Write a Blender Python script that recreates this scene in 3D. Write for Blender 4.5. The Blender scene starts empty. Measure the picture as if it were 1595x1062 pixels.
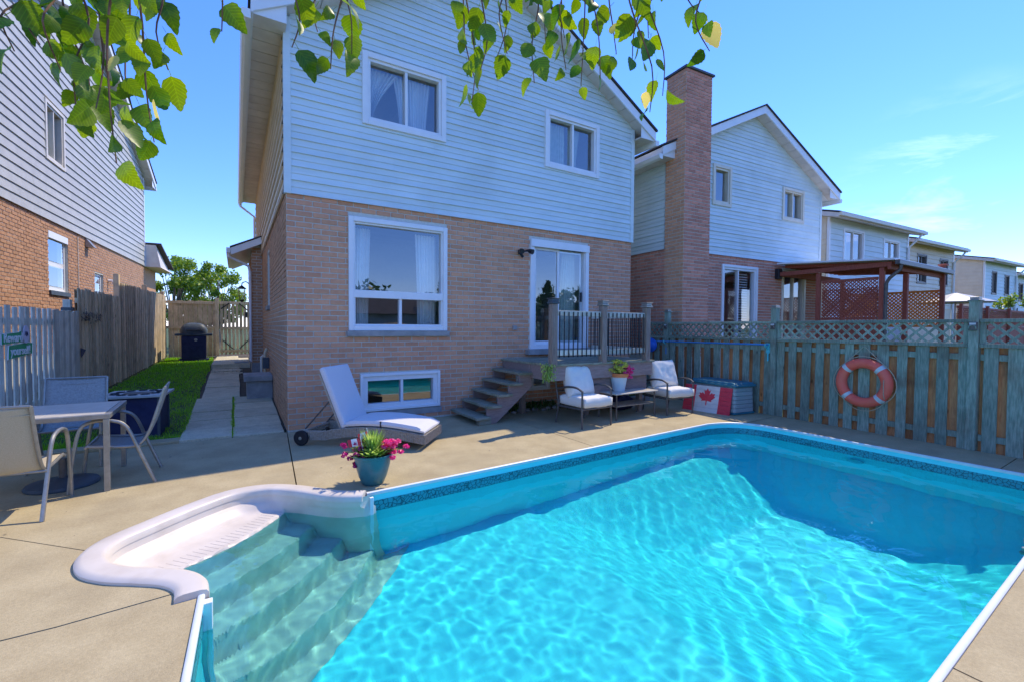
import bpy, bmesh, math, random
from mathutils import Vector, Matrix, noise
random.seed(7)
sc = bpy.context.scene
COL = sc.collection

# ------------------------------------------------------------------ camera, sky, sun, exposure
CAM_H = 1.55
cam = bpy.data.cameras.new('camera')
cam_ob = bpy.data.objects.new('camera', cam)
COL.objects.link(cam_ob)
sc.camera = cam_ob
cam.sensor_fit = 'HORIZONTAL'
cam.sensor_width = 36.0
FPX = 702.3
cam.lens = FPX * 36.0 / 1595.0
cam.clip_start = 0.02
cam.clip_end = 3000
CR = Vector((0.85302, -0.52184, 0.00610))
CU = Vector((0.00986, 0.02781, 0.99956))
CF = Vector((0.52178, 0.85259, -0.02886))
cam_ob.matrix_world = Matrix(((CR.x, CU.x, -CF.x, 0), (CR.y, CU.y, -CF.y, 0), (CR.z, CU.z, -CF.z, CAM_H), (0, 0, 0, 1)))

SUN = Vector((0.70, 0.18, 1.0)).normalized()
world = bpy.data.worlds.new('World')
sc.world = world
world.use_nodes = True
wt = world.node_tree
wn, wl = wt.nodes, wt.links
bg = wn['Background']
sky = wn.new('ShaderNodeTexSky')
sky.sky_type = 'NISHITA'
sky.sun_disc = False
sky.sun_elevation = math.asin(SUN.z)
sky.sun_rotation = math.atan2(SUN.x, SUN.y)
sky.air_density = 1.0
sky.dust_density = 0.0
sky.ozone_density = 9.0
hs = wn.new('ShaderNodeHueSaturation')
hs.inputs['Saturation'].default_value = 1.1
hs.inputs['Value'].default_value = 1.0
tint = wn.new('ShaderNodeMix')
tint.data_type = 'RGBA'
tint.blend_type = 'MULTIPLY'
tint.inputs[0].default_value = 1.0
tint.inputs[7].default_value = (0.88, 0.80, 1.0, 1)
wl.new(sky.outputs[0], tint.inputs[6])
wl.new(tint.outputs[2], hs.inputs['Color'])
# thin cirrus
tc = wn.new('ShaderNodeTexCoord')
mp = wn.new('ShaderNodeMapping')
mp.inputs['Rotation'].default_value = (0.0, 0.12, 0.5)
mp.inputs['Scale'].default_value = (1.2, 3.0, 11.0)
wl.new(tc.outputs['Generated'], mp.inputs['Vector'])
cn = wn.new('ShaderNodeTexNoise')
cn.inputs['Scale'].default_value = 1.6
cn.inputs['Detail'].default_value = 9
cn.inputs['Roughness'].default_value = 0.62
cn.inputs['Distortion'].default_value = 0.5
wl.new(mp.outputs[0], cn.inputs['Vector'])
cr = wn.new('ShaderNodeValToRGB')
cr.color_ramp.elements[0].position = 0.52
cr.color_ramp.elements[0].color = (0, 0, 0, 1)
cr.color_ramp.elements[1].position = 0.75
cr.color_ramp.elements[1].color = (0.22, 0.22, 0.22, 1)
wl.new(cn.outputs['Fac'], cr.inputs[0])
mx = wn.new('ShaderNodeMix')
mx.data_type = 'RGBA'
dv = wn.new('ShaderNodeVectorMath')
dv.operation = 'DOT_PRODUCT'
nv_ = wn.new('ShaderNodeVectorMath')
nv_.operation = 'NORMALIZE'
wl.new(tc.outputs['Generated'], nv_.inputs[0])
wl.new(nv_.outputs[0], dv.inputs[0])
dv.inputs[1].default_value = Vector((0.947, 0.234, 0.215)).normalized()
mr_ = wn.new('ShaderNodeMapRange')
mr_.interpolation_type = 'SMOOTHSTEP'
mr_.inputs[1].default_value, mr_.inputs[2].default_value = 0.985, 0.9995
wl.new(dv.outputs['Value'], mr_.inputs[0])
mm_ = wn.new('ShaderNodeMath')
mm_.operation = 'MULTIPLY'
wl.new(cr.outputs[0], mm_.inputs[0])
wl.new(mr_.outputs[0], mm_.inputs[1])
wl.new(mm_.outputs[0], mx.inputs[0])
wl.new(hs.outputs[0], mx.inputs[6])
mx.inputs[7].default_value = (7.5, 8.0, 8.6, 1)
wl.new(mx.outputs[2], bg.inputs[0])
bg.inputs[1].default_value = 0.15

sun = bpy.data.lights.new('sun', 'SUN')
sun.energy = 2.0
sun.angle = math.radians(0.5)
sun.color = (1.0, 0.87, 0.68)
sun.cycles.is_caustics_light = True
sun_ob = bpy.data.objects.new('sun', sun)
COL.objects.link(sun_ob)
sun_ob.rotation_euler = (-SUN).to_track_quat('-Z', 'Y').to_euler()

sc.view_settings.view_transform = 'Standard'
sc.view_settings.look = 'None'
sc.view_settings.exposure = 1.25
sc.view_settings.gamma = 1.0
cy = sc.cycles
cy.use_denoising = True
cy.max_bounces = 8
cy.transparent_max_bounces = 12
cy.caustics_refractive = True
cy.caustics_reflective = False
cy.sample_clamp_indirect = 4.0

# ------------------------------------------------------------------ materials
MATS = {}


def _nodes(name):
    m = bpy.data.materials.new(name)
    m.use_nodes = True
    return m, m.node_tree.nodes, m.node_tree.links, m.node_tree.nodes['Principled BSDF']


def mat(name, c1, c2=None, rough=0.7, scale=6.0, stretch=(1, 1, 1), bump=0.0, bscale=None, vary=0.0, metal=0.0, spec=0.35,
        detail=6, island=False, sheen=0.0, stain=None, contrast=(0.35, 0.65), speck=0.0, knots=False):
    """procedural surface: two colours mixed by noise, value varied per piece, noise bump, optional large stains"""
    if name in MATS:
        return MATS[name]
    m, n, l, b = _nodes(name)
    c2 = c2 or tuple(min(1, x * 1.12) for x in c1)
    t = n.new('ShaderNodeTexCoord')
    mpg = n.new('ShaderNodeMapping')
    mpg.inputs['Scale'].default_value = stretch
    oi = n.new('ShaderNodeObjectInfo')
    ge = n.new('ShaderNodeNewGeometry')
    add = n.new('ShaderNodeMath')
    add.operation = 'ADD'
    l.new(oi.outputs['Random'], add.inputs[0])
    if island:
        l.new(ge.outputs['Random Per Island'], add.inputs[1])
    else:
        add.inputs[1].default_value = 0
    fr = n.new('ShaderNodeMath')
    fr.operation = 'FRACT'
    l.new(add.outputs[0], fr.inputs[0])
    off = n.new('ShaderNodeVectorMath')
    off.operation = 'ADD'
    sc_ = n.new('ShaderNodeVectorMath')
    sc_.operation = 'SCALE'
    sc_.inputs[0].default_value = (17.3, 9.1, 23.7)
    l.new(fr.outputs[0], sc_.inputs['Scale'])
    l.new(t.outputs['Object'], off.inputs[0])
    if vary > 0:
        l.new(sc_.outputs[0], off.inputs[1])
    l.new(off.outputs[0], mpg.inputs['Vector'])
    no = n.new('ShaderNodeTexNoise')
    no.inputs['Scale'].default_value = scale
    no.inputs['Detail'].default_value = detail
    no.inputs['Roughness'].default_value = 0.6
    l.new(mpg.outputs[0], no.inputs['Vector'])
    r = n.new('ShaderNodeMapRange')
    r.inputs[1].default_value, r.inputs[2].default_value = contrast
    l.new(no.outputs['Fac'], r.inputs[0])
    mi = n.new('ShaderNodeMix')
    mi.data_type = 'RGBA'
    mi.inputs[6].default_value = (*c1, 1)
    mi.inputs[7].default_value = (*c2, 1)
    l.new(r.outputs[0], mi.inputs[0])
    last = mi.outputs[2]
    if stain:
        sn = n.new('ShaderNodeTexNoise')
        sn.inputs['Scale'].default_value = stain[1]
        sn.inputs['Detail'].default_value = 5
        l.new(t.outputs['Object'], sn.inputs['Vector'])
        sr = n.new('ShaderNodeMapRange')
        sr.inputs[1].default_value, sr.inputs[2].default_value = 0.48, 0.72
        sr.inputs[4].default_value = stain[2]
        l.new(sn.outputs['Fac'], sr.inputs[0])
        sm = n.new('ShaderNodeMix')
        sm.data_type = 'RGBA'
        l.new(sr.outputs[0], sm.inputs[0])
        l.new(last, sm.inputs[6])
        sm.inputs[7].default_value = (*stain[0], 1)
        last = sm.outputs[2]
    if knots:
        km = n.new('ShaderNodeMapping')
        km.inputs['Scale'].default_value = (1, 1, 0.45)
        l.new(off.outputs[0], km.inputs['Vector'])
        kv = n.new('ShaderNodeTexVoronoi')
        kv.inputs['Scale'].default_value = 5.5
        l.new(km.outputs[0], kv.inputs['Vector'])
        kr = n.new('ShaderNodeMapRange')
        kr.inputs[1].default_value, kr.inputs[2].default_value = 0.05, 0.12
        kr.inputs[3].default_value, kr.inputs[4].default_value = 0.45, 1.0
        l.new(kv.outputs['Distance'], kr.inputs[0])
        kh = n.new('ShaderNodeHueSaturation')
        l.new(kr.outputs[0], kh.inputs['Value'])
        l.new(last, kh.inputs['Color'])
        last = kh.outputs[0]
    if speck > 0:
        for scl, amt in ((260.0, speck), (55.0, speck * 0.6)):
            sn2 = n.new('ShaderNodeTexNoise')
            sn2.inputs['Scale'].default_value = scl
            sn2.inputs['Detail'].default_value = 3
            l.new(t.outputs['Object'], sn2.inputs['Vector'])
            sv = n.new('ShaderNodeMapRange')
            sv.inputs[1].default_value, sv.inputs[2].default_value = 0.3, 0.7
            sv.inputs[3].default_value, sv.inputs[4].default_value = 1 - amt, 1 + amt
            l.new(sn2.outputs['Fac'], sv.inputs[0])
            h2 = n.new('ShaderNodeHueSaturation')
            l.new(sv.outputs[0], h2.inputs['Value'])
            l.new(last, h2.inputs['Color'])
            last = h2.outputs[0]
    if vary > 0:
        v = n.new('ShaderNodeMapRange')
        v.inputs[3].default_value, v.inputs[4].default_value = 1 - vary, 1 + vary
        l.new(fr.outputs[0], v.inputs[0])
        hv = n.new('ShaderNodeHueSaturation')
        l.new(v.outputs[0], hv.inputs['Value'])
        l.new(last, hv.inputs['Color'])
        last = hv.outputs[0]
    l.new(last, b.inputs['Base Color'])
    b.inputs['Roughness'].default_value = rough
    b.inputs['Metallic'].default_value = metal
    b.inputs['Specular IOR Level'].default_value = spec
    if sheen:
        b.inputs['Sheen Weight'].default_value = sheen
    if bump > 0:
        bn = n.new('ShaderNodeTexNoise')
        bn.inputs['Scale'].default_value = bscale or scale * 3
        bn.inputs['Detail'].default_value = 8
        l.new(mpg.outputs[0], bn.inputs['Vector'])
        bp = n.new('ShaderNodeBump')
        bp.inputs['Strength'].default_value = bump
        bp.inputs['Distance'].default_value = 0.01
        l.new(bn.outputs['Fac'], bp.inputs['Height'])
        l.new(bp.outputs[0], b.inputs['Normal'])
    MATS[name] = m
    return m


def glass_mat(name, tint, ior=1.7, rough=0.0):
    m = bpy.data.materials.new(name)
    m.use_nodes = True
    n, l = m.node_tree.nodes, m.node_tree.links
    n.clear()
    out = n.new('ShaderNodeOutputMaterial')
    tr = n.new('ShaderNodeBsdfTransparent')
    tr.inputs[0].default_value = (*tint, 1)
    gl = n.new('ShaderNodeBsdfGlossy')
    gl.inputs['Roughness'].default_value = rough
    gl.inputs[0].default_value = (1, 1, 1, 1)
    lw_ = n.new('ShaderNodeLayerWeight')
    lw_.inputs[0].default_value = 0.5
    pw = n.new('ShaderNodeMath')
    pw.operation = 'POWER'
    l.new(lw_.outputs['Facing'], pw.inputs[0])
    pw.inputs[1].default_value = 4.0
    f = n.new('ShaderNodeMath')
    f.operation = 'MULTIPLY_ADD'
    l.new(pw.outputs[0], f.inputs[0])
    r0 = ((ior - 1) / (ior + 1)) ** 2
    f.inputs[1].default_value = 1 - r0
    f.inputs[2].default_value = r0
    no = n.new('ShaderNodeTexNoise')
    no.inputs['Scale'].default_value = 1.1
    t = n.new('ShaderNodeTexCoord')
    l.new(t.outputs['Object'], no.inputs['Vector'])
    bp = n.new('ShaderNodeBump')
    bp.inputs['Strength'].default_value = 0.08
    bp.inputs['Distance'].default_value = 0.05
    l.new(no.outputs['Fac'], bp.inputs['Height'])
    l.new(bp.outputs[0], gl.inputs['Normal'])
    mxs = n.new('ShaderNodeMixShader')
    l.new(f.outputs[0], mxs.inputs[0])
    l.new(tr.outputs[0], mxs.inputs[1])
    l.new(gl.outputs[0], mxs.inputs[2])
    l.new(mxs.outputs[0], out.inputs[0])
    MATS[name] = m
    return m


def leaf_mat(name, c1, c2, trans=0.5, scale=25, rough=0.4):
    m = bpy.data.materials.new(name)
    m.use_nodes = True
    n, l = m.node_tree.nodes, m.node_tree.links
    b = n['Principled BSDF']
    out = n['Material Output']
    t = n.new('ShaderNodeTexCoord')
    no = n.new('ShaderNodeTexNoise')
    no.inputs['Scale'].default_value = scale
    l.new(t.outputs['Object'], no.inputs['Vector'])
    oi = n.new('ShaderNodeObjectInfo')
    ge = n.new('ShaderNodeNewGeometry')
    a = n.new('ShaderNodeMath')
    l.new(oi.outputs['Random'], a.inputs[0])
    l.new(ge.outputs['Random Per Island'], a.inputs[1])
    f = n.new('ShaderNodeMath')
    f.operation = 'FRACT'
    l.new(a.outputs[0], f.inputs[0])
    a2 = n.new('ShaderNodeMath')
    a2.operation = 'MULTIPLY_ADD'
    l.new(no.outputs['Fac'], a2.inputs[0])
    a2.inputs[1].default_value = 0.7
    sub = n.new('ShaderNodeMath')
    sub.operation = 'MULTIPLY_ADD'
    l.new(f.outputs[0], sub.inputs[0])
    sub.inputs[1].default_value = 0.9
    sub.inputs[2].default_value = -0.3
    l.new(sub.outputs[0], a2.inputs[2])
    mi = n.new('ShaderNodeMix')
    mi.data_type = 'RGBA'
    mi.inputs[6].default_value = (*c1, 1)
    mi.inputs[7].default_value = (*c2, 1)
    l.new(a2.outputs[0], mi.inputs[0])
    l.new(mi.outputs[2], b.inputs['Base Color'])
    b.inputs['Roughness'].default_value = rough
    tl = n.new('ShaderNodeBsdfTranslucent')
    br = n.new('ShaderNodeHueSaturation')
    br.inputs['Value'].default_value = 2.2
    br.inputs['Saturation'].default_value = 1.1
    br.inputs['Hue'].default_value = 0.485
    l.new(mi.outputs[2], br.inputs['Color'])
    l.new(br.outputs[0], tl.inputs[0])
    ms = n.new('ShaderNodeMixShader')
    ms.inputs[0].default_value = trans
    l.new(b.outputs[0], ms.inputs[1])
    l.new(tl.outputs[0], ms.inputs[2])
    l.new(ms.outputs[0], out.inputs[0])
    MATS[name] = m
    return m


M_BRICK = mat('brick_tan', (0.60, 0.29, 0.16), (0.67, 0.35, 0.20), 0.9, 14, bump=0.35, bscale=60, vary=0.12, island=True, stain=((0.56, 0.245, 0.165), 0.55, 0.7))
M_BRICK_PINK = mat('brick_pink', (0.57, 0.225, 0.145), (0.63, 0.285, 0.195), 0.9, 14, bump=0.35, bscale=60, vary=0.18, island=True)
M_BRICK_ORANGE = mat('brick_orange', (0.44, 0.235, 0.125), (0.52, 0.30, 0.17), 0.9, 14, bump=0.3, bscale=60, vary=0.12, island=True)
M_MORTAR = mat('mortar', (0.56, 0.55, 0.48), (0.66, 0.65, 0.57), 0.95, 20, bump=0.3)
M_SIDING = mat('white_vinyl_siding', (0.60, 0.70, 0.70), (0.68, 0.77, 0.77), 0.5, 2.5, (0.4, 0.4, 3), bump=0.05, bscale=40, vary=0.03, stain=((0.52, 0.60, 0.58), 1.3, 0.55))
M_SIDING_GREY = mat('grey_vinyl_siding', (0.41, 0.41, 0.375), (0.48, 0.48, 0.44), 0.5, 3, bump=0.04, vary=0.03)
M_SIDING_CREAM = mat('cream_vinyl_siding', (0.70, 0.58, 0.41), (0.78, 0.66, 0.48), 0.5, 3, bump=0.04, vary=0.03)
M_TRIM = mat('white_trim', (0.76, 0.78, 0.78), (0.82, 0.83, 0.83), 0.35, 4, bump=0.02)
M_TRIM_CREAM = mat('cream_trim', (0.66, 0.60, 0.47), (0.74, 0.68, 0.55), 0.4, 4)
M_SOFFIT = mat('soffit_panel', (0.60, 0.55, 0.50), (0.68, 0.63, 0.57), 0.6, 5, vary=0.05)
M_SHINGLE = mat('dark_shingle', (0.045, 0.04, 0.038), (0.09, 0.08, 0.075), 0.95, 30, bump=0.6)
M_CONC = mat('pool_deck_concrete', (0.40, 0.32, 0.175), (0.48, 0.395, 0.225), 0.9, 3.0, bump=0.25, bscale=120, detail=10, stain=((0.31, 0.25, 0.145), 1.6, 0.5), speck=0.15)
M_PAVER = mat('paver_concrete', (0.54, 0.48, 0.31), (0.64, 0.57, 0.39), 0.92, 6, bump=0.35, bscale=90, vary=0.1, stain=((0.36, 0.33, 0.22), 2.2, 0.5), speck=0.25)
M_BLOCK = mat('grey_concrete', (0.27, 0.27, 0.26), (0.38, 0.37, 0.35), 0.92, 7, bump=0.4, bscale=70, stain=((0.16, 0.16, 0.14), 3, 0.5))
M_DIRT = mat('soil', (0.07, 0.055, 0.035), (0.12, 0.10, 0.07), 0.98, 8, bump=0.6)
M_TURF = mat('ground_turf', (0.05, 0.085, 0.02), (0.10, 0.14, 0.035), 0.95, 2, bump=0.5, detail=10)
M_GRASS = leaf_mat('grass_blade', (0.12, 0.36, 0.02), (0.30, 0.56, 0.06), 0.35, 3)
M_COPING = mat('white_coping', (0.70, 0.74, 0.75), (0.78, 0.81, 0.81), 0.35, 5)
M_STEP = mat('white_acrylic_step', (0.66, 0.585, 0.49), (0.71, 0.635, 0.54), 0.4, 3, bump=0.03, stain=((0.52, 0.44, 0.35), 4.5, 0.5))
M_LINER = mat('blue_vinyl_liner', (0.13, 0.84, 0.88), (0.16, 0.88, 0.92), 0.45, 5)
M_WOOD_GREY = mat('weathered_grey_board', (0.56, 0.54, 0.44), (0.72, 0.70, 0.59), 0.9, 9, (6, 6, 0.7), bump=0.5, bscale=16, vary=0.24, stain=((0.22, 0.24, 0.22), 4, 0.4), knots=True)
M_WOOD_BROWN = mat('weathered_brown_board', (0.54, 0.42, 0.25), (0.70, 0.57, 0.37), 0.9, 9, (6, 6, 0.7), bump=0.5, bscale=16, vary=0.24, stain=((0.10, 0.10, 0.06), 4, 0.4), knots=True)
M_WOOD_DARK = mat('shaded_back_board', (0.16, 0.115, 0.065), (0.25, 0.19, 0.11), 0.92, 9, (6, 6, 0.7), bump=0.4, vary=0.2)  # back boards darkened: the shade in the fence gaps is put into their colour
M_WOOD_GREEN = mat('weathered_teal_board', (0.15, 0.215, 0.165), (0.31, 0.375, 0.295), 0.88, 9, (6, 6, 0.7), bump=0.5, bscale=16, vary=0.24, stain=((0.15, 0.115, 0.075), 3, 0.6), knots=True)
M_WOOD_ORANGE = mat('cedar_board', (0.36, 0.15, 0.065), (0.50, 0.235, 0.105), 0.85, 9, (6, 6, 0.7), bump=0.4, bscale=16, vary=0.25, stain=((0.16, 0.075, 0.04), 3, 0.7), knots=True)
M_WOOD_DECK = mat('mossy_deck_board', (0.20, 0.20, 0.135), (0.36, 0.35, 0.26), 0.9, 9, (1, 5, 5), bump=0.5, bscale=20, vary=0.15, stain=((0.07, 0.10, 0.03), 5, 0.5))
M_WOOD_RISER = mat('purple_brown_skirt', (0.24, 0.17, 0.15), (0.34, 0.25, 0.22), 0.85, 7, (1, 6, 6), bump=0.35, vary=0.1)
M_POST = mat('old_post_wood', (0.20, 0.15, 0.12), (0.33, 0.26, 0.21), 0.9, 9, (6, 6, 0.7), bump=0.5, vary=0.1)
M_RED = mat('red_stained_wood', (0.30, 0.072, 0.042), (0.40, 0.115, 0.07), 0.7, 8, (5, 5, 1), bump=0.3, vary=0.1)
M_SUNLIT_LATTICE = mat('sunlit_orange_lattice', (0.72, 0.22, 0.05), (0.80, 0.30, 0.08), 0.75, 8, vary=0.1)  # glow of sun through the far lattice painted into its base colour
M_BLACK = mat('black_metal', (0.018, 0.02, 0.024), (0.03, 0.033, 0.038), 0.45, 10)
M_METAL = mat('brushed_grey_metal', (0.29, 0.285, 0.25), (0.37, 0.36, 0.32), 0.42, 20, metal=0.6)
M_METAL_DK = mat('taupe_metal', (0.10, 0.095, 0.09), (0.15, 0.14, 0.13), 0.45, 20, metal=0.4)
M_CUSH = mat('cream_cushion', (0.74, 0.71, 0.62), (0.80, 0.77, 0.68), 0.95, 90, bump=0.25, bscale=220, sheen=0.2)
M_CUSH_BLUE = mat('pale_grey_cushion', (0.62, 0.61, 0.62), (0.69, 0.68, 0.69), 0.95, 90, bump=0.25, bscale=220, sheen=0.2)
M_SLING = mat('beige_sling', (0.42, 0.35, 0.22), (0.58, 0.50, 0.34), 0.85, 40, (14, 14, 0.6), bump=0.3, bscale=60)
M_SLING_BLUE = mat('slate_sling', (0.27, 0.29, 0.28), (0.37, 0.39, 0.37), 0.85, 60, bump=0.3, bscale=120)
M_TABLE = mat('stone_table_top', (0.50, 0.46, 0.37), (0.60, 0.55, 0.45), 0.32, 12, spec=0.5)
M_WICKER = mat('grey_wicker', (0.30, 0.26, 0.20), (0.44, 0.39, 0.32), 0.8, 40, bump=0.4, bscale=90, vary=0.1)
M_NAVY = mat('navy_cover', (0.012, 0.016, 0.06), (0.022, 0.03, 0.09), 0.6, 8, bump=0.2)
M_SLATE = mat('slate_lid', (0.05, 0.07, 0.085), (0.08, 0.10, 0.115), 0.5, 8)
M_TEAL = mat('teal_glazed_pot', (0.035, 0.15, 0.175), (0.05, 0.19, 0.21), 0.3, 6, spec=0.5)
M_POTWHITE = mat('pale_blue_pot', (0.55, 0.64, 0.67), (0.63, 0.71, 0.73), 0.5, 6)
M_TERRA = mat('orange_rim', (0.62, 0.19, 0.06), (0.7, 0.25, 0.09), 0.6, 8)
M_ORANGE = mat('lifebuoy_orange', (0.93, 0.13, 0.08), (0.96, 0.17, 0.11), 0.5, 5, bump=0.04, stain=((0.62, 0.12, 0.07), 5, 0.35))
M_BAND = mat('reflective_band', (0.55, 0.60, 0.58), (0.62, 0.66, 0.64), 0.4, 20)
M_ROPE = mat('tan_rope', (0.42, 0.36, 0.24), (0.52, 0.46, 0.33), 0.9, 80)
M_BOX = mat('grey_green_resin', (0.30, 0.37, 0.36), (0.36, 0.42, 0.41), 0.55, 5, vary=0.04)
M_BOXLID = mat('teal_resin_lid', (0.03, 0.16, 0.21), (0.045, 0.20, 0.25), 0.5, 5)
M_FLAGRED = mat('flag_red_paint', (0.62, 0.035, 0.06), (0.72, 0.06, 0.08), 0.7, 12, bump=0.1, vary=0.05)
M_FLAGWHITE = mat('flag_white_paint', (0.58, 0.57, 0.53), (0.68, 0.67, 0.62), 0.75, 12, bump=0.1, vary=0.05)
M_BLUE = mat('blue_plastic', (0.02, 0.12, 0.55), (0.03, 0.16, 0.62), 0.4, 6)
M_POLE = mat('blue_pole', (0.05, 0.25, 0.62), (0.07, 0.30, 0.68), 0.3, 6, metal=0.2)
M_CYAN = mat('aqua_plastic', (0.08, 0.50, 0.56), (0.10, 0.56, 0.62), 0.4, 6)
M_SIGN = mat('green_sign', (0.02, 0.30, 0.12), (0.03, 0.36, 0.15), 0.5, 8)
M_WHITE = mat('white_paint', (0.78, 0.79, 0.79), (0.83, 0.84, 0.84), 0.5, 8)
M_LILAC = mat('lilac_paint', (0.55, 0.52, 0.62), (0.62, 0.58, 0.68), 0.6, 12)
M_CURTAIN = mat('sheer_curtain', (0.72, 0.74, 0.72), (0.80, 0.81, 0.79), 0.9, 10)
M_CURTAIN_SAGE = mat('sage_curtain', (0.50, 0.56, 0.48), (0.60, 0.65, 0.56), 0.9, 10)
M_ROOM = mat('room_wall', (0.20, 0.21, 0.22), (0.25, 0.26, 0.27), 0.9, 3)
M_BARK = mat('bark', (0.12, 0.10, 0.075), (0.22, 0.19, 0.15), 0.95, 12, (1, 1, 0.3), bump=0.7)
M_TWIG = mat('twig', (0.10, 0.05, 0.03), (0.20, 0.12, 0.07), 0.8, 30)
M_LEAF = leaf_mat('birch_leaf', (0.022, 0.085, 0.005), (0.13, 0.21, 0.010), 0.5, 5)
n, l = M_LEAF.node_tree.nodes, M_LEAF.node_tree.links
mixn = [q for q in n if q.type == 'MIX'][0]
tcn = n.new('ShaderNodeTexCoord')
sx_ = n.new('ShaderNodeSeparateXYZ')
l.new(tcn.outputs['Object'], sx_.inputs[0])
ab = n.new('ShaderNodeMath'); ab.operation = 'ABSOLUTE'
l.new(sx_.outputs[0], ab.inputs[0])
sm_ = n.new('ShaderNodeMath'); sm_.operation = 'MULTIPLY_ADD'      # side veins climb towards the margin
l.new(ab.outputs[0], sm_.inputs[0]); sm_.inputs[1].default_value = 0.75
l.new(sx_.outputs[1], sm_.inputs[2])
wv = n.new('ShaderNodeMath'); wv.operation = 'PINGPONG'
l.new(sm_.outputs[0], wv.inputs[0]); wv.inputs[1].default_value = 0.055
mn_ = n.new('ShaderNodeMath'); mn_.operation = 'MINIMUM'
l.new(wv.outputs[0], mn_.inputs[0]); l.new(ab.outputs[0], mn_.inputs[1])
vr = n.new('ShaderNodeMapRange')
vr.inputs[1].default_value, vr.inputs[2].default_value = 0.004, 0.016
vr.inputs[3].default_value, vr.inputs[4].default_value = 1.5, 1.0
l.new(mn_.outputs[0], vr.inputs[0])
vh = n.new('ShaderNodeHueSaturation')
l.new(vr.outputs[0], vh.inputs['Value'])
tg = [lk.to_socket for lk in mixn.outputs[2].links]
l.new(mixn.outputs[2], vh.inputs['Color'])
for tk in tg: l.new(vh.outputs[0], tk)
M_LEAF_DRY = leaf_mat('dry_leaf', (0.38, 0.34, 0.08), (0.55, 0.50, 0.16), 0.45, 40)
M_CROWN = leaf_mat('tree_foliage', (0.09, 0.19, 0.02), (0.30, 0.40, 0.05), 0.3, 1.5)
M_CROWN_DK = leaf_mat('dark_foliage', (0.02, 0.06, 0.012), (0.06, 0.13, 0.02), 0.25, 1.5)
M_PLANT = leaf_mat('plant_leaf', (0.16, 0.30, 0.05), (0.40, 0.52, 0.16), 0.4, 20)
M_PLANT_Y = leaf_mat('lime_flower', (0.32, 0.38, 0.05), (0.62, 0.62, 0.14), 0.35, 20)
M_PINK = leaf_mat('pink_petal', (0.55, 0.03, 0.16), (0.80, 0.16, 0.36), 0.35, 20)
M_MAG = leaf_mat('magenta_petal', (0.28, 0.015, 0.10), (0.55, 0.04, 0.22), 0.35, 20)
M_SALMON = leaf_mat('salmon_petal', (0.70, 0.25, 0.16), (0.80, 0.42, 0.28), 0.35, 20)
M_GLASS = glass_mat('window_glass', (0.88, 0.94, 0.96), 2.7)
M_LAMP = glass_mat('lamp_glass', (0.85, 0.85, 0.8), 1.5, 0.2)
M_RUBBER = mat('black_rubber', (0.012, 0.012, 0.014), (0.022, 0.022, 0.024), 0.7, 10)
M_STONE = mat('edge_stone', (0.20, 0.19, 0.18), (0.34, 0.33, 0.31), 0.9, 9, bump=0.5, vary=0.2)

# border band of the liner: scroll pattern printed on the vinyl
m, n, l, b = _nodes('liner_border_print')
t = n.new('ShaderNodeTexCoord')
v1 = n.new('ShaderNodeTexVoronoi')
v1.inputs['Scale'].default_value = 26
v1.feature = 'DISTANCE_TO_EDGE'
l.new(t.outputs['Object'], v1.inputs['Vector'])
rr = n.new('ShaderNodeValToRGB')
rr.color_ramp.elements[0].position = 0.03
rr.color_ramp.elements[0].color = (0.008, 0.09, 0.12, 1)
rr.color_ramp.elements[1].position = 0.11
rr.color_ramp.elements[1].color = (0.03, 0.34, 0.40, 1)
l.new(v1.outputs[0], rr.inputs[0])
l.new(rr.outputs[0], b.inputs['Base Color'])
b.inputs['Roughness'].default_value = 0.4
M_BORDER = m

# water
m = bpy.data.materials.new('pool_water')
m.use_nodes = True
n, l = m.node_tree.nodes, m.node_tree.links
n.clear()
out = n.new('ShaderNodeOutputMaterial')
g = n.new('ShaderNodeBsdfGlass')
g.inputs['Roughness'].default_value = 0.0
g.inputs['IOR'].default_value = 1.333
g.inputs[0].default_value = (0.54, 0.975, 1.0, 1)
l.new(g.outputs[0], out.inputs[0])
M_WATER = m

# ------------------------------------------------------------------ building helpers


def tag(o, label=None, cat=None, group=None, kind=None):
    if label: o['label'] = label
    if cat: o['category'] = cat
    if group: o['group'] = group
    if kind: o['kind'] = kind
    return o


def link(o):
    COL.objects.link(o)
    return o


BASE = {}


def thing(name, label, cat, loc=(0, 0, 0), rz=0.0, group=None):
    o = link(bpy.data.objects.new(name, None))
    o.empty_display_size = 0.1
    o.location = loc
    o.rotation_euler = (0, 0, rz)
    BASE[o.name] = (Matrix.Translation(loc) @ Matrix.Rotation(rz, 4, 'Z')).inverted()
    return tag(o, label, cat, group)


def attach(o, parent, local=False):
    if parent is not None:
        o.parent = parent
        if not local and parent.name in BASE:
            o.matrix_parent_inverse = BASE[parent.name]
    return o


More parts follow.
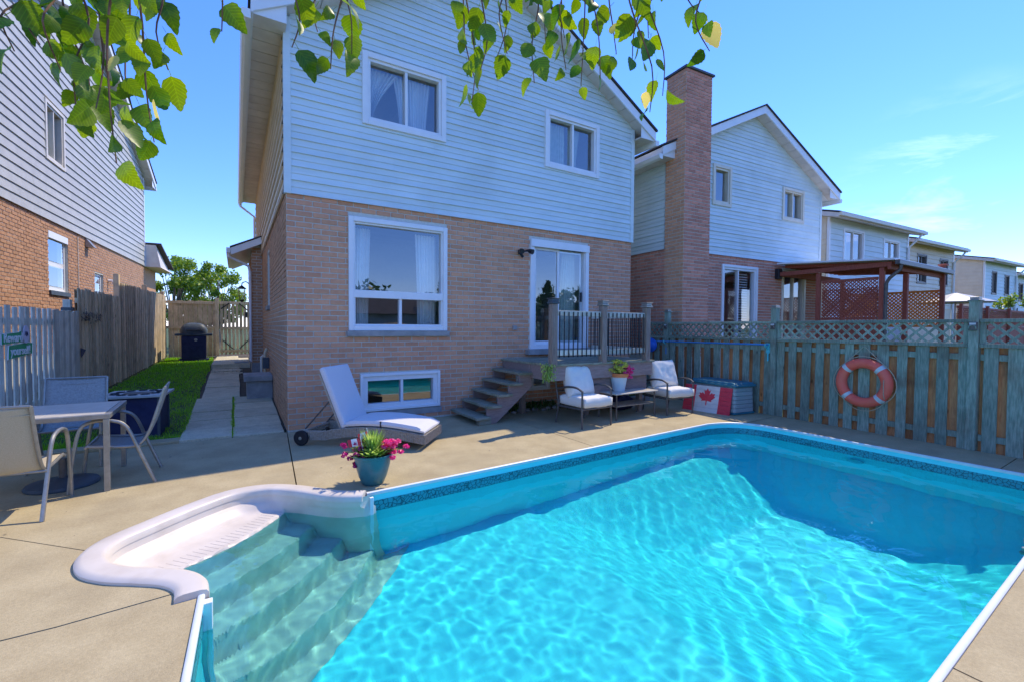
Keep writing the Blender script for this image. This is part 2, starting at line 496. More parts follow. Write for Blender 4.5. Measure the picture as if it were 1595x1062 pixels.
class MB:
    def __init__(s):
        s.v, s.f = [], []

    def add(s, vs, fs):
        k = len(s.v)
        s.v += [tuple(p) for p in vs]
        s.f += [tuple(i + k for i in q) for q in fs]
        return s

    def box(s, x0, x1, y0, y1, z0, z1, M=None):
        vs = [Vector(p) for p in ((x0, y0, z0), (x1, y0, z0), (x1, y1, z0), (x0, y1, z0), (x0, y0, z1), (x1, y0, z1), (x1, y1, z1), (x0, y1, z1))]
        if M is not None: vs = [M @ p for p in vs]
        return s.add(vs, [(3, 2, 1, 0), (4, 5, 6, 7), (0, 1, 5, 4), (1, 2, 6, 5), (2, 3, 7, 6), (3, 0, 4, 7)])

    def prism(s, pts, off):
        """polygon of 3D points extruded by vector off"""
        k = len(pts)
        off = Vector(off)
        pts = [Vector(p) for p in pts]
        vs = pts + [p + off for p in pts]
        fs = [tuple(range(k)), tuple(range(2 * k - 1, k - 1, -1))]
        fs += [(i, i + k, (i + 1) % k + k, (i + 1) % k) for i in range(k)]
        return s.add(vs, fs)

    def tube(s, path, r, n=8, closed=False):
        path = [Vector(p) for p in path]
        k = len(path)
        rs = r if isinstance(r, (list, tuple)) else [r] * k
        rings = []
        up = None
        for i, p in enumerate(path):
            if closed: d = path[(i + 1) % k] - path[i - 1]
            else: d = path[min(i + 1, k - 1)] - path[max(i - 1, 0)]
            d.normalize()
            if up is None:
                up = Vector((0, 0, 1)) if abs(d.z) < 0.9 else Vector((1, 0, 0))
            a = d.cross(up)
            if a.length < 1e-5: a = d.cross(Vector((0.3, 1, 0.1)))
            a.normalize()
            up = a.cross(d)
            rings.append([p + (a * math.cos(2 * math.pi * j / n) + up * math.sin(2 * math.pi * j / n)) * rs[i] for j in range(n)])
        vs = [q for rg in rings for q in rg]
        fs = []
        for i in range(k if closed else k - 1):
            i2 = (i + 1) % k
            for j in range(n):
                fs.append((i * n + j, i * n + (j + 1) % n, i2 * n + (j + 1) % n, i2 * n + j))
        if not closed:
            fs += [tuple(range(n - 1, -1, -1)), tuple(range((k - 1) * n, k * n))]
        return s.add(vs, fs)

    def lathe(s, prof, n=24, c=(0, 0, 0)):
        vs = [(c[0] + r * math.cos(2 * math.pi * j / n), c[1] + r * math.sin(2 * math.pi * j / n), c[2] + z) for r, z in prof for j in range(n)]
        fs = []
        for i in range(len(prof) - 1):
            for j in range(n):
                fs.append((i * n + j, i * n + (j + 1) % n, (i + 1) * n + (j + 1) % n, (i + 1) * n + j))
        fs += [tuple(range(n - 1, -1, -1)), tuple(range((len(prof) - 1) * n, len(prof) * n))]
        return s.add(vs, fs)

    def build(s, name, material, parent=None, smooth=False, local=False, bevel=0.0, kind=None):
        me = bpy.data.meshes.new(name)
        me.from_pydata(s.v, [], s.f)
        me.materials.append(material)
        if smooth:
            for p in me.polygons: p.use_smooth = True
        me.update()
        o = link(bpy.data.objects.new(name, me))
        attach(o, parent, local)
        if bevel:
            b_ = o.modifiers.new('bevel', 'BEVEL')
            b_.width = bevel
            b_.segments = 2
            b_.limit_method = 'ANGLE'
        if smooth:
            try: me.set_sharp_from_angle(angle=math.radians(40))
            except Exception: pass
        if kind: o['kind'] = kind
        return o


def copy_tree(o, parent=None):
    c = link(o.copy())
    if parent is not None: c.parent = parent
    for ch in list(o.children): copy_tree(ch, c)
    return c


def catmull(pts, n=6, closed=False):
    pts = [Vector(p) for p in pts]
    k = len(pts)
    out_ = []
    for i in range(k if closed else k - 1):
        p0 = pts[i - 1] if (closed or i > 0) else pts[0]
        p1, p2 = pts[i], pts[(i + 1) % k]
        p3 = pts[(i + 2) % k] if (closed or i + 2 < k) else pts[-1]
        for j in range(n):
            t_ = j / n
            out_.append(0.5 * ((2 * p1) + (p2 - p0) * t_ + (2 * p0 - 5 * p1 + 4 * p2 - p3) * t_ * t_ + (3 * p1 - p0 - 3 * p2 + p3) * t_ ** 3))
    if not closed: out_.append(pts[-1])
    return out_


def clip(poly, a, b_, c):
    """keep a*u+b*z<=c"""
    out_ = []
    for i in range(len(poly)):
        p, q = poly[i], poly[(i + 1) % len(poly)]
        dp, dq = a * p[0] + b_ * p[1] - c, a * q[0] + b_ * q[1] - c
        if dp <= 0: out_.append(p)
        if dp * dq < 0:
            t_ = dp / (dp - dq)
            out_.append((p[0] + (q[0] - p[0]) * t_, p[1] + (q[1] - p[1]) * t_))
    return out_


class Fr:
    """a wall: u along it, d outwards, z up"""
    def __init__(s, x, y, ang):
        s.o = Vector((x, y, 0))
        s.U = Vector((math.cos(ang), math.sin(ang), 0))
        s.N = Vector((math.sin(ang), -math.cos(ang), 0))

    def P(s, u, d, z):
        return s.o + s.U * u + s.N * d + Vector((0, 0, z))

    def box(s, mb, u0, u1, d0, d1, z0, z1):
        vs = [s.P(u, d, z) for z in (z0, z1) for d, us in ((d1, (u0, u1)), (d0, (u1, u0))) for u in us]
        return mb.add(vs, [(3, 2, 1, 0), (4, 5, 6, 7), (0, 1, 5, 4), (1, 2, 6, 5), (2, 3, 7, 6), (3, 0, 4, 7)])


def proj_area(pts):
    q = []
    for p in pts:
        r_ = Vector(p) - Vector((0, 0, CAM_H))
        zc = r_.dot(CF)
        if zc < 0.1: return 0.0
        X_, Y_ = 797.5 + FPX * r_.dot(CR) / zc, 531 - FPX * r_.dot(CU) / zc
        q.append((X_, Y_))
    cx_ = sum(a[0] for a in q) / len(q)
    cy_ = sum(a[1] for a in q) / len(q)
    if not (-10 < cx_ < 1605 and -10 < cy_ < 1072): return 0.0
    return abs(sum(q[i][0] * q[(i + 1) % len(q)][1] - q[(i + 1) % len(q)][0] * q[i][1] for i in range(len(q)))) / 2


def cells(u0, u1, z0, z1, ops, gables):
    us = sorted({u0, u1, *[x for o in ops for x in o[:2] if u0 < x < u1]})
    zs = sorted({z0, z1, *[x for o in ops for x in o[2:4] if z0 < x < z1]})
    for i in range(len(us) - 1):
        for j in range(len(zs) - 1):
            um, zm = (us[i] + us[i + 1]) / 2, (zs[j] + zs[j + 1]) / 2
            if any(o[0] < um < o[1] and o[2] < zm < o[3] for o in ops): continue
            p = [(us[i], zs[j]), (us[i + 1], zs[j]), (us[i + 1], zs[j + 1]), (us[i], zs[j + 1])]
            for gb in gables:
                p = clip(p, *gb)
                if len(p) < 3: break
            if len(p) >= 3: yield p


def wall_slab(fr, u0, u1, z0, z1, ops, parent, material, name='wall', gables=(), t=0.2, d=0.0):
    mb = MB()
    for p in cells(u0, u1, z0, z1, ops, gables):
        k = len(p)
        mb.add([fr.P(u, d, z) for u, z in p], [tuple(range(k))])
        mb.add([fr.P(u, d - t, z) for u, z in p], [tuple(range(k - 1, -1, -1))])
    for a, b_, c, e in ops:
        for q in (((a, c), (b_, c)), ((b_, c), (b_, e)), ((b_, e), (a, e)), ((a, e), (a, c))):
            (ua, za), (ub, zb) = q
            mb.add([fr.P(ua, d, za), fr.P(ub, d, zb), fr.P(ub, d - t, zb), fr.P(ua, d - t, za)], [(0, 1, 2, 3)])
    return mb.build(name, material, parent)


def bricks(fr, u0, u1, z0, z1, ops, parent, material, n_single=0, L=0.235, H=0.08, gap=0.013, gables=(), skip=None, d0=0.0, d1=0.011, name='brick'):
    pieces = []
    rows = int(round((z1 - z0) / H))
    H = (z1 - z0) / rows
    for j in range(rows):
        za, zb = z0 + j * H + gap / 2, z0 + (j + 1) * H - gap / 2
        u = u0 - (L / 2 if j % 2 else 0)
        while u < u1:
            a, b_ = max(u + gap / 2, u0), min(u + L - gap / 2, u1)
            u += L
            segs = [(a, b_)]
            for o in ops:
                if o[3] > za + 0.01 and o[2] < zb - 0.01:
                    ns = []
                    for p, q in segs:
                        if o[1] <= p or o[0] >= q: ns.append((p, q)); continue
                        if o[0] - 0.004 > p: ns.append((p, o[0] - 0.004))
                        if o[1] + 0.004 < q: ns.append((o[1] + 0.004, q))
                    segs = ns
            for p, q in segs:
                if q - p < 0.02: continue
                if skip and skip((p + q) / 2, (za + zb) / 2): continue
                pieces.append((p, q, za, zb))
    if n_single:
        pieces.sort(key=lambda p: -proj_area([fr.P(p[0], 0, p[2]), fr.P(p[1], 0, p[2]), fr.P(p[1], 0, p[3]), fr.P(p[0], 0, p[3])]))

    def geo(mb, p):
        a, b_, za, zb = p
        dd = d1 + random.uniform(-0.003, 0.0025)
        e = 0.003
        vs = [fr.P(a, d0 - 0.004, za), fr.P(b_, d0 - 0.004, za), fr.P(b_, d0 - 0.004, zb), fr.P(a, d0 - 0.004, zb),
              fr.P(a + e, d0 + dd, za + e), fr.P(b_ - e, d0 + dd + random.uniform(-.0015, .0015), za + e), fr.P(b_ - e, d0 + dd, zb - e), fr.P(a + e, d0 + dd, zb - e)]
        mb.add(vs, [(4, 5, 6, 7), (0, 1, 5, 4), (1, 2, 6, 5), (2, 3, 7, 6), (3, 0, 4, 7)])
    for p in pieces[:n_single]:
        mb = MB()
        geo(mb, p)
        mb.build(name, material, parent)
    rest = MB()
    for p in pieces[n_single:]: geo(rest, p)
    if rest.v:
        rest.build('brickwork', material, parent, kind='stuff')


def siding(fr, u0, u1, z0, z1, ops, parent, material, gables=(), panel=0.2, laps=2, single=True, name='siding_panel', d=0.0):
    lap = panel / laps
    allmb = MB()
    k = 0
    z = z0
    while z < z1 - 0.01:
        zt = min(z + panel, z1)
        rects = {}
        # one panel runs between the openings it meets
        for p in cells(u0, u1, z, zt, ops, gables):
            ua, ub = min(q[0] for q in p), max(q[0] for q in p)
            rects.setdefault((round(ua, 4), round(ub, 4)), []).append(p)
        # join neighbouring cells into runs
        keys = sorted(rects)
        runs = []
        for ky in keys:
            if runs and abs(runs[-1][-1][1] - ky[0]) < 1e-3: runs[-1].append(ky)
            else: runs.append([ky])
        for run in runs:
            ru0, ru1 = run[0][0], run[-1][1]
            parts_ = [(ru0 - 1, ru1 + 1)]
            if single and ru1 - ru0 > 2.6:
                uc = ru0 + (ru1 - ru0) * (0.32, 0.68, 0.5, 0.22, 0.79)[int(round((z - z0) / panel)) % 5]
                parts_ = [(ru0 - 1, uc - 0.0015), (uc + 0.0015, ru1 + 1)]
            for (pa, pb) in parts_:
              mb = MB() if single else allmb
              jit = random.uniform(0, 0.0025) if single else 0.0
              for ky in run:
                for p in [clip(clip(p_, 1, 0, pb), -1, 0, -pa) for p_ in rects[ky]]:
                    if len(p) < 3: continue
                    for q in range(laps):
                        zl0, zl1 = z + q * lap, z + (q + 1) * lap
                        pp = clip(clip(p, 0, 1, zl1), 0, -1, -zl0)
                        if len(pp) < 3: continue
                        strong = 0.024 if q == 0 else 0.013
                        off = lambda zz: d + 0.004 + jit + strong * (1 - (zz - zl0) / lap)
                        n_ = len(pp)
                        mb.add([fr.P(u, off(zz), zz) for u, zz in pp], [tuple(range(n_))])
                        zmin = min(zz for _, zz in pp)
                        low = [(u, zz) for u, zz in pp if abs(zz - zmin) < 1e-5]
                        if len(low) == 2:
                            a, b_ = low
                            mb.add([fr.P(a[0], d, zmin), fr.P(b_[0], d, zmin), fr.P(b_[0], off(zmin), zmin), fr.P(a[0], off(zmin), zmin)], [(0, 1, 2, 3)])
              if single and mb.v: mb.build(name, material, parent)
        z += panel
    if not single and allmb.v: allmb.build('siding', material, parent, kind='stuff')


def ring(mb, fr, u0, u1, z0, z1, w, d0, d1):
    fr.box(mb, u0, u0 + w, d0, d1, z0, z1)
    fr.box(mb, u1 - w, u1, d0, d1, z0, z1)
    fr.box(mb, u0 + w, u1 - w, d0, d1, z0, z0 + w)
    fr.box(mb, u0 + w, u1 - w, d0, d1, z1 - w, z1)


def curtain(fr, parent, ua0, ua1, ub0, ub1, z0, z1, d, material, folds=9):
    """pleated drape: top edge ua0..ua1, bottom edge ub0..ub1"""
    mb = MB()
    nu, nz = folds * 6, 10
    for j in range(nz + 1):
        t_ = j / nz
        s_ = t_ ** 1.6
        for i in range(nu + 1):
            w = i / nu
            u = (ua0 + (ua1 - ua0) * w) * s_ + (ub0 + (ub1 - ub0) * w) * (1 - s_)
            mb.v.append(tuple(fr.P(u, d + 0.028 * math.sin(w * folds * 2 * math.pi + 0.4 * math.sin(3 * t_)) + 0.01 * math.sin(w * folds * 5.3), z0 + (z1 - z0) * t_)))
    for j in range(nz):
        for i in range(nu):
            a = j * (nu + 1) + i
            mb.f.append((a, a + 1, a + nu + 2, a + nu + 1))
    return mb.build('curtain', material, parent, smooth=True)


def window(parent, fr, u0, u1, z0, z1, w=0.07, sash=0.05, vbars=(), hbar=None, lower_v=(), proud=0.035, trim=M_TRIM, sill=None, name='window', d_back=-0.12):
    """outer casing ring, inner sash, glass panes; returns the casing"""
    mb = MB()
    ring(mb, fr, u0, u1, z0, z1, w, d_back, proud)
    casing = mb.build(name, trim, parent, bevel=0.006)
    iu0, iu1, iz0, iz1 = u0 + w, u1 - w, z0 + w, z1 - w
    mb = MB()
    ring(mb, fr, iu0, iu1, iz0, iz1, sash, d_back + 0.02, proud - 0.03)
    mb.build('sash', trim, casing, bevel=0.004)
    gu0, gu1, gz0, gz1 = iu0 + sash, iu1 - sash, iz0 + sash, iz1 - sash
    panes = []
    if hbar:
        mb = MB()
        fr.box(mb, iu0, iu1, d_back + 0.015, proud - 0.015, hbar - 0.06, hbar + 0.06)
        mb.build('transom', trim, casing, bevel=0.004)
        panes.append((gu0, gu1, hbar + 0.06, gz1, vbars))
        panes.append((gu0, gu1, gz0, hbar - 0.06, lower_v))
    else:
        panes.append((gu0, gu1, gz0, gz1, vbars))
    for a, b_, c, e, vb in panes:
        cuts = [a]
        for vbar in vb:
            mb = MB()
            fr.box(mb, vbar - 0.022, vbar + 0.022, d_back + 0.03, proud - 0.04, c, e)
            mb.build('mullion', trim, casing, bevel=0.003)
            cuts += [vbar - 0.022, vbar + 0.022]
        cuts.append(b_)
        for i in range(0, len(cuts), 2):
            mb = MB()
            dd = -0.045 - 0.012 * (i // 2)
            mb.add([fr.P(cuts[i], dd, c), fr.P(cuts[i + 1], dd, c), fr.P(cuts[i + 1], dd, e), fr.P(cuts[i], dd, e)], [(0, 1, 2, 3)])
            mb.build('pane', M_GLASS, casing)
    if sill:
        mb = MB()
        fr.box(mb, u0 - 0.03, u1 + 0.03, -0.06, 0.075, z0 - sill[0], z0 - 0.002)
        mb.build('sill', sill[1], casing, bevel=0.006)
    return casing


def gable_roof(parent, fr, W, ze, m_, ov, ovf, length, panels=True, t=0.2, box_drop=0.26, trim=M_TRIM, soffit=M_SOFFIT):
    """ridge runs along -d. ze: soffit height where it meets the wall corner"""
    zr = ze + m_ * W / 2
    zl = ze - m_ * ov
    roof_mb = MB()
    for s_ in (0, 1):
        X = (lambda u: u) if s_ == 0 else (lambda u: W - u)
        pts = [(-ov - 0.03, zl + t - 0.02), (W / 2, zr + t), (W / 2, zr + t + 0.04), (-ov - 0.03, zl + t + 0.02)]
        roof_mb.prism([fr.P(X(u), ovf + 0.03, z) for u, z in pts], -fr.N * (length + 2 * ovf + 0.06))
    roof = roof_mb.build('roof', M_SHINGLE, parent)
    for s_ in (0, 1):
        X = (lambda u: u) if s_ == 0 else (lambda u: W - u)
        # rake fascia
        mb = MB()
        mb.prism([fr.P(X(u), ovf, z) for u, z in ((-ov, zl - 0.02), (W / 2, zr), (W / 2, zr + t - 0.004), (-ov, zl + t - 0.03))], -fr.N * 0.03)
        mb.build('rake_fascia', trim, roof)
        # deck underside (closes the roof)
        mb = MB()
        mb.prism([fr.P(X(u), ovf - 0.03, z) for u, z in ((-ov, zl + 0.03), (W / 2, zr + 0.03), (W / 2, zr + t - 0.01), (-ov, zl + t - 0.04))], -fr.N * (length + 2 * ovf - 0.06))
        mb.build('roof_deck', trim, roof)
        # rake soffit panels
        nP = 13
        for i in range(nP):
            ua, ub = -ov + (W / 2 + ov) * i / nP, -ov + (W / 2 + ov) * (i + 1) / nP - 0.012
            za, zb = ze + m_ * ua, ze + m_ * ub
            mb = MB()
            mb.prism([fr.P(X(ua), ovf - 0.03, za), fr.P(X(ub), ovf - 0.03, zb), fr.P(X(ub), ovf - 0.03, zb + 0.025), fr.P(X(ua), ovf - 0.03, za + 0.025)], -fr.N * (ovf - 0.03))
            mb.build('soffit_panel', soffit, roof)
        # boxed eave: soffit panels, fascia, gutter
        zb_ = ze - box_drop
        mb = MB()
        mb.prism([fr.P(X(-ov), ovf - 0.001, zb_), fr.P(X(-ov + 0.03), ovf - 0.001, zb_), fr.P(X(-ov + 0.03), ovf - 0.001, zl + 0.02), fr.P(X(-ov), ovf - 0.001, zl + 0.05)], -fr.N * (length + 2 * ovf))
        mb.build('eave_fascia', trim, roof)
        mb = MB()
        mb.add([fr.P(X(-ov + 0.03), ovf - 0.035, zb_), fr.P(X(0.0), ovf - 0.035, zb_), fr.P(X(0.0), ovf - 0.035, ze + 0.02), fr.P(X(-ov + 0.03), ovf - 0.035, zl + 0.03)], [(0, 1, 2, 3)])
        mb.build('eave_return', trim, roof)
        gut = MB()
        prof = [(-ov - 0.10, zl - 0.0), (-ov - 0.12, zl - 0.03), (-ov - 0.10, zl - 0.10), (-ov - 0.06, zl - 0.12), (-ov - 0.003, zl - 0.12), (-ov - 0.003, zl - 0.0)]
        gut.prism([fr.P(X(u), ovf, z) for u, z in prof], -fr.N * (length + 2 * ovf))
        gut.build('gutter', trim, roof)
        if panels:
            w_ = 0.31
            k = int((length + 2 * ovf) / w_)
            for i in range(k):
                da, db = ovf - 0.04 - i * w_, ovf - 0.04 - (i + 1) * w_ + 0.012
                mb = MB()
                mb.add([fr.P(X(u), d_, z_) for z_ in (zb_, zb_ + 0.02) for u, d_ in ((-ov + 0.03, da), (0.0, da), (0.0, db), (-ov + 0.03, db))],
                       [(0, 1, 2, 3), (7, 6, 5, 4), (0, 4, 5, 1), (1, 5, 6, 2), (2, 6, 7, 3), (3, 7, 4, 0)])
                mb.build('soffit_panel', soffit, roof)
    return roof


TH = 0.05547


def lot(x0, y):
    return x0 + y * math.tan(TH)


def zg(y):
    """grade along the side yard"""
    return 0.0 if y < 8.0 else 0.045 * (y - 8.0)


# ------------------------------------------------------------------ pool outline
# rim of the step unit (outer edge), from the far coping round to the left wall
STEP_OUT = catmull([(1.02, 4.262, 0), (0.80, 4.39, 0), (0.53, 4.70, 0), (0.26, 4.90, 0), (-0.05, 4.91, 0), (-0.33, 4.73, 0), (-0.64, 4.43, 0),
                    (-0.84, 4.20, 0), (-0.90, 3.96, 0), (-0.84, 3.73, 0), (-0.70, 3.56, 0), (-0.52, 3.43, 0), (-0.39, 3.33, 0), (-0.315, 3.22, 0), (-0.30, 3.09, 0)], 6)


def far_y(x): return 4.19 + 0.062 * x
def near_y(x): return 0.57 + 0.035 * x


XR = 7.27
corner = [(6.55, far_y(6.55), 0), (6.85, 4.53, 0), (7.10, 4.38, 0), (7.24, 4.12, 0), (7.27, 3.80, 0)]
CORNER = catmull(corner, 6)
XL0, XL1 = -0.20, -0.27
near_l = (XL1, near_y(XL1), 0)
near_r = (XR, near_y(XR), 0)
# main coping path runs from left wall top, down, along near edge, up right side, round corner, along far edge
MAIN = [Vector((XL0, 3.12, 0)), Vector((-0.235, 1.8, 0)), Vector(near_l), Vector((2.0, near_y(2.0), 0)), Vector((4.5, near_y(4.5), 0)), Vector(near_r),
        Vector((XR, 2.2, 0))] + [Vector(p) for p in reversed(CORNER)] + [Vector((4.0, far_y(4.0), 0)), Vector((2.4, far_y(2.4), 0)), Vector((1.02, 4.262, 0))]
POOL = [v.copy() for v in MAIN] + [v.copy() for v in STEP_OUT[1:-1]]      # closed outline, counter-clockwise


def inset(path, dist, closed=False):
    res_ = []
    k = len(path)
    for i in range(k):
        a = path[i - 1] if (closed or i > 0) else path[i]
        c = path[(i + 1) % k] if (closed or i < k - 1) else path[i]
        d1 = (path[i] - a)
        d2 = (c - path[i])
        n1 = Vector((-d1.y, d1.x, 0))
        n2 = Vector((-d2.y, d2.x, 0))
        if n1.length > 1e-6: n1.normalize()
        if n2.length > 1e-6: n2.normalize()
        nn = n1 + n2
        if nn.length < 1e-6: nn = n1
        nn.normalize()
        c_ = max(0.4, nn.dot(n1 if n1.length > 0.5 else n2))
        res_.append(path[i] + nn * (dist / c_))
    return res_


def in_poly(x, y, P_):
    r_ = False
    j = len(P_) - 1
    for i in range(len(P_)):
        a, b_ = P_[i], P_[j]
        if (a.y > y) != (b_.y > y) and x < (b_.x - a.x) * (y - a.y) / (b_.y - a.y) + a.x: r_ = not r_
        j = i
    return r_


# ------------------------------------------------------------------ ground with the pool's excavation left open
mb = MB()
B = 900
hx0, hx1, hy0, hy1 = -1.05, 7.5, 0.35, 5.1
zz_ = -0.13
for a, b_, c, d in ((-B, B, hy1, B), (-B, B, -B, hy0), (-B, hx0, hy0, hy1), (hx1, B, hy0, hy1)):
    mb.add([(a, c, zz_), (b_, c, zz_), (b_, d, zz_), (a, d, zz_)], [(0, 1, 2, 3)])
tag(mb.build('ground', M_TURF), kind='structure')

# ------------------------------------------------------------------ concrete pool deck: slabs with open joints
deck = link(bpy.data.objects.new('pool_deck', None))
deck['kind'] = 'structure'


def slab(poly, name='slab', z=0.0, thick=0.11, parent=deck, material=M_CONC):
    bm = bmesh.new()
    vs = [bm.verts.new((p[0], p[1], z)) for p in poly]
    f = bm.faces.new(vs)
    if f.normal.z < 0: f.normal_flip()
    bm.normal_update()
    r_ = bmesh.ops.extrude_face_region(bm, geom=[f])
    for e in r_['geom']:
        if isinstance(e, bmesh.types.BMVert): e.co.z -= thick
    bmesh.ops.recalc_face_normals(bm, faces=bm.faces[:])
    bmesh.ops.triangulate(bm, faces=[f_ for f_ in bm.faces if len(f_.verts) > 4])
    me = bpy.data.meshes.new(name)
    bm.to_mesh(me)
    bm.free()
    me.materials.append(material)
    o = link(bpy.data.objects.new(name, me))
    o.parent = parent
    return o


so = [(p.x, p.y) for p in STEP_OUT]
g_ = 0.006
LX = lot(-3.0, 6)


def upto(pred):
    return [p for p in so if pred(p)]


iA = min(range(len(so)), key=lambda i: (so[i][0] - 0.50) ** 2 + (so[i][1] - 4.73) ** 2)
iB = min(range(len(so)), key=lambda i: (so[i][0] + 0.87) ** 2 + (so[i][1] - 4.12) ** 2)
iC = min(range(len(so)), key=lambda i: (so[i][0] + 0.31) ** 2 + (so[i][1] - 3.22) ** 2)
EDGE = 7.36
# left of the joint that runs from the house corner to the steps
slab([(-3.2, 4.86 + g_), (-1.48, 4.72 + g_), (so[iB][0], so[iB][1] + g_)] + so[iB - 1:iA:-1] + [(so[iA][0] - g_, so[iA][1]), (0.625 - g_, EDGE), (-3.2, EDGE)])
# below the left joint
slab([(-3.2, 3.16 + g_), (-0.80, 3.16 + g_), (so[iC][0], so[iC][1])] + so[iC - 1:iB:-1] + [(so[iB][0], so[iB][1] - g_), (-1.48, 4.72 - g_), (-3.2, 4.86 - g_)])
slab([(-3.2, -3.4), (-0.28, -3.4), (near_l[0], near_l[1]), (-0.235, 1.8), (-0.20, 3.09), (so[-1][0], so[-1][1]), (so[iC][0], so[iC][1] - 2 * g_), (-0.80, 3.16 - g_), (-3.2, 3.16 - g_)])
# between house and pool
slab([(0.625 + g_, 7.345), (so[iA][0] + g_, so[iA][1])] + so[iA - 1:0:-1] + [(1.02, 4.262), (2.4, far_y(2.4)), (4.01 - g_, far_y(4.0)), (3.97 - g_, 7.345)])
cs = [(p.x, p.y) for p in CORNER]
slab([(3.97 + g_, 7.345), (4.01 + g_, far_y(4.0))] + cs[:14] + [(8.30, 4.40), (8.36, 7.345)])
slab([(8.30, 4.39)] + cs[14:] + [(XR, 2.2), (XR, 1.42 + g_), (8.16, 1.44 + g_)])
slab([(8.15, 1.44 - g_), (XR, 1.42 - g_), (near_r[0], near_r[1]), (8.10, near_r[1])])
slab([(8.10, near_r[1] - 2 * g_), (near_r[0], near_r[1]), (4.5, near_y(4.5)), (2.80 + g_, near_y(2.8)), (2.74 + g_, -3.4), (8.0, -3.4)])
slab([(2.80 - g_, near_y(2.8)), (2.0, near_y(2.0)), (near_l[0], near_l[1]), (-0.28 + g_, -3.4), (2.74 - g_, -3.4)])

# kerb between deck and lawn
mb = MB()
mb.box(-2.66, -0.66, 7.37, 7.60, -0.10, 0.035)
tag(mb.build('lawn_kerb', M_CONC, bevel=0.01), kind='structure')

# ------------------------------------------------------------------ side path of paving slabs
path = link(bpy.data.objects.new('garden_path', None))
path['kind'] = 'structure'
y = 7.38
prev = 0
ip = 0
while y < 18.6:
    dy = random.choice((0.62, 0.66, 0.60)) if y < 11.6 else 0.72
    two = y < 10.0
    cols = ((-0.66, -0.07), (-0.045, 0.60)) if two else ((-0.62 + 0.002 * y, 0.06),)
    if 13.6 < y < 15.2:      # small cobble-like pavers
        for k in range(3):
            for j in range(7):
                x0 = -0.60 + j * 0.10 + (0.05 if k % 2 else 0)
                mb = MB()
                mb.box(x0, x0 + 0.092, y + k * 0.21, y + k * 0.21 + 0.20, zg(y) - 0.08, zg(y + .3) + 0.01 + random.uniform(-.004, .004))
                mb.build('paver', M_PAVER, path, bevel=0.004)
        y += 0.64
        continue
    for c0, c1 in cols:
        mb = MB()
        jz = random.uniform(-0.006, 0.008)
        yo = random.uniform(-0.02, 0.02) if two and c0 > -0.1 else 0
        ya, yb = y + 0.010 + yo, y + dy - 0.008 + yo
        za, zb = zg(ya) + 0.022 + jz, zg(yb) + 0.022 + jz + random.uniform(-0.006, 0.006)
        x0, x1 = c0 + random.uniform(-.01, .01), c1 + random.uniform(-.01, .008)
        mb.add([(x0, ya, za - .09), (x1, ya, za - .09), (x1, yb, zb - .09), (x0, yb, zb - .09), (x0, ya, za), (x1, ya, za), (x1, yb, zb), (x0, yb, zb)],
               [(3, 2, 1, 0), (4, 5, 6, 7), (0, 1, 5, 4), (1, 2, 6, 5), (2, 3, 7, 6), (3, 0, 4, 7)])
        mb.build('paving_slab', M_PAVER, path, bevel=0.005)
    y += dy
mb = MB()
mb.add([(-3.4, 7.605, -0.02), (0.64, 7.605, -0.02), (0.64, 20, zg(20) - 0.03), (-3.4, 20, zg(20) - 0.03)], [(0, 1, 2, 3)])
mb.build('path_bed', M_DIRT, path)

# lawn strip: real blades
mb = MB()
rg = random.Random(3)
for i in range(26000):
    y = 7.62 + 11.0 * rg.random() ** 1.45
    x = rg.uniform(lot(-3.0, y) + 0.02, -0.66 + 0.02 * math.sin(y * 3))
    if -1.55 < x < -0.9 and 7.95 < y < 8.55: continue
    z = zg(y) - 0.015
    h_ = rg.uniform(0.025, 0.075) * (1 + 0.5 * noise.noise((x * 2, y * 2, 0)))
    a = rg.random() * 6.283
    w = 0.006 + 0.0006 * (y - 7)
    dx, dy = math.cos(a) * w, math.sin(a) * w
    lx, ly = rg.uniform(-.03, .03), rg.uniform(-.03, .03)
    mb.add([(x - dx, y - dy, z), (x + dx, y + dy, z), (x + lx, y + ly, z + h_)], [(0, 1, 2)])
for i in range(900):     # weeds in the joints
    y = rg.uniform(7.4, 10.8)
    x = rg.choice((-0.057, -0.057, -0.67)) + rg.gauss(0, 0.014)
    z = zg(y)
    a = rg.random() * 6.28
    mb.add([(x - .006 * math.cos(a), y - .006 * math.sin(a), z), (x + .006 * math.cos(a), y + .006 * math.sin(a), z), (x + rg.uniform(-.02, .02), y + rg.uniform(-.02, .02), z + rg.uniform(.02, .05))], [(0, 1, 2)])
tag(mb.build('lawn', M_GRASS), 'strip of bright green grass between fence and path', 'grass', kind='stuff')
mb = MB()
mb.add([(-3.4, 7.60, -0.005), (-0.665, 7.60, -0.005), (-0.665, 20, zg(20) - 0.01), (-3.4, 20, zg(20) - 0.01)], [(0, 1, 2, 3)])
tag(mb.build('lawn_soil', M_TURF), kind='structure')

# ------------------------------------------------------------------ swimming pool
WATER_Z = -0.17
pool = thing('swimming_pool', 'blue vinyl lined in-ground pool with white corner steps', 'pool', (3.5, 2.5, -1.1))


def receiver(o):
    o.cycles.is_caustics_receiver = True
    return o


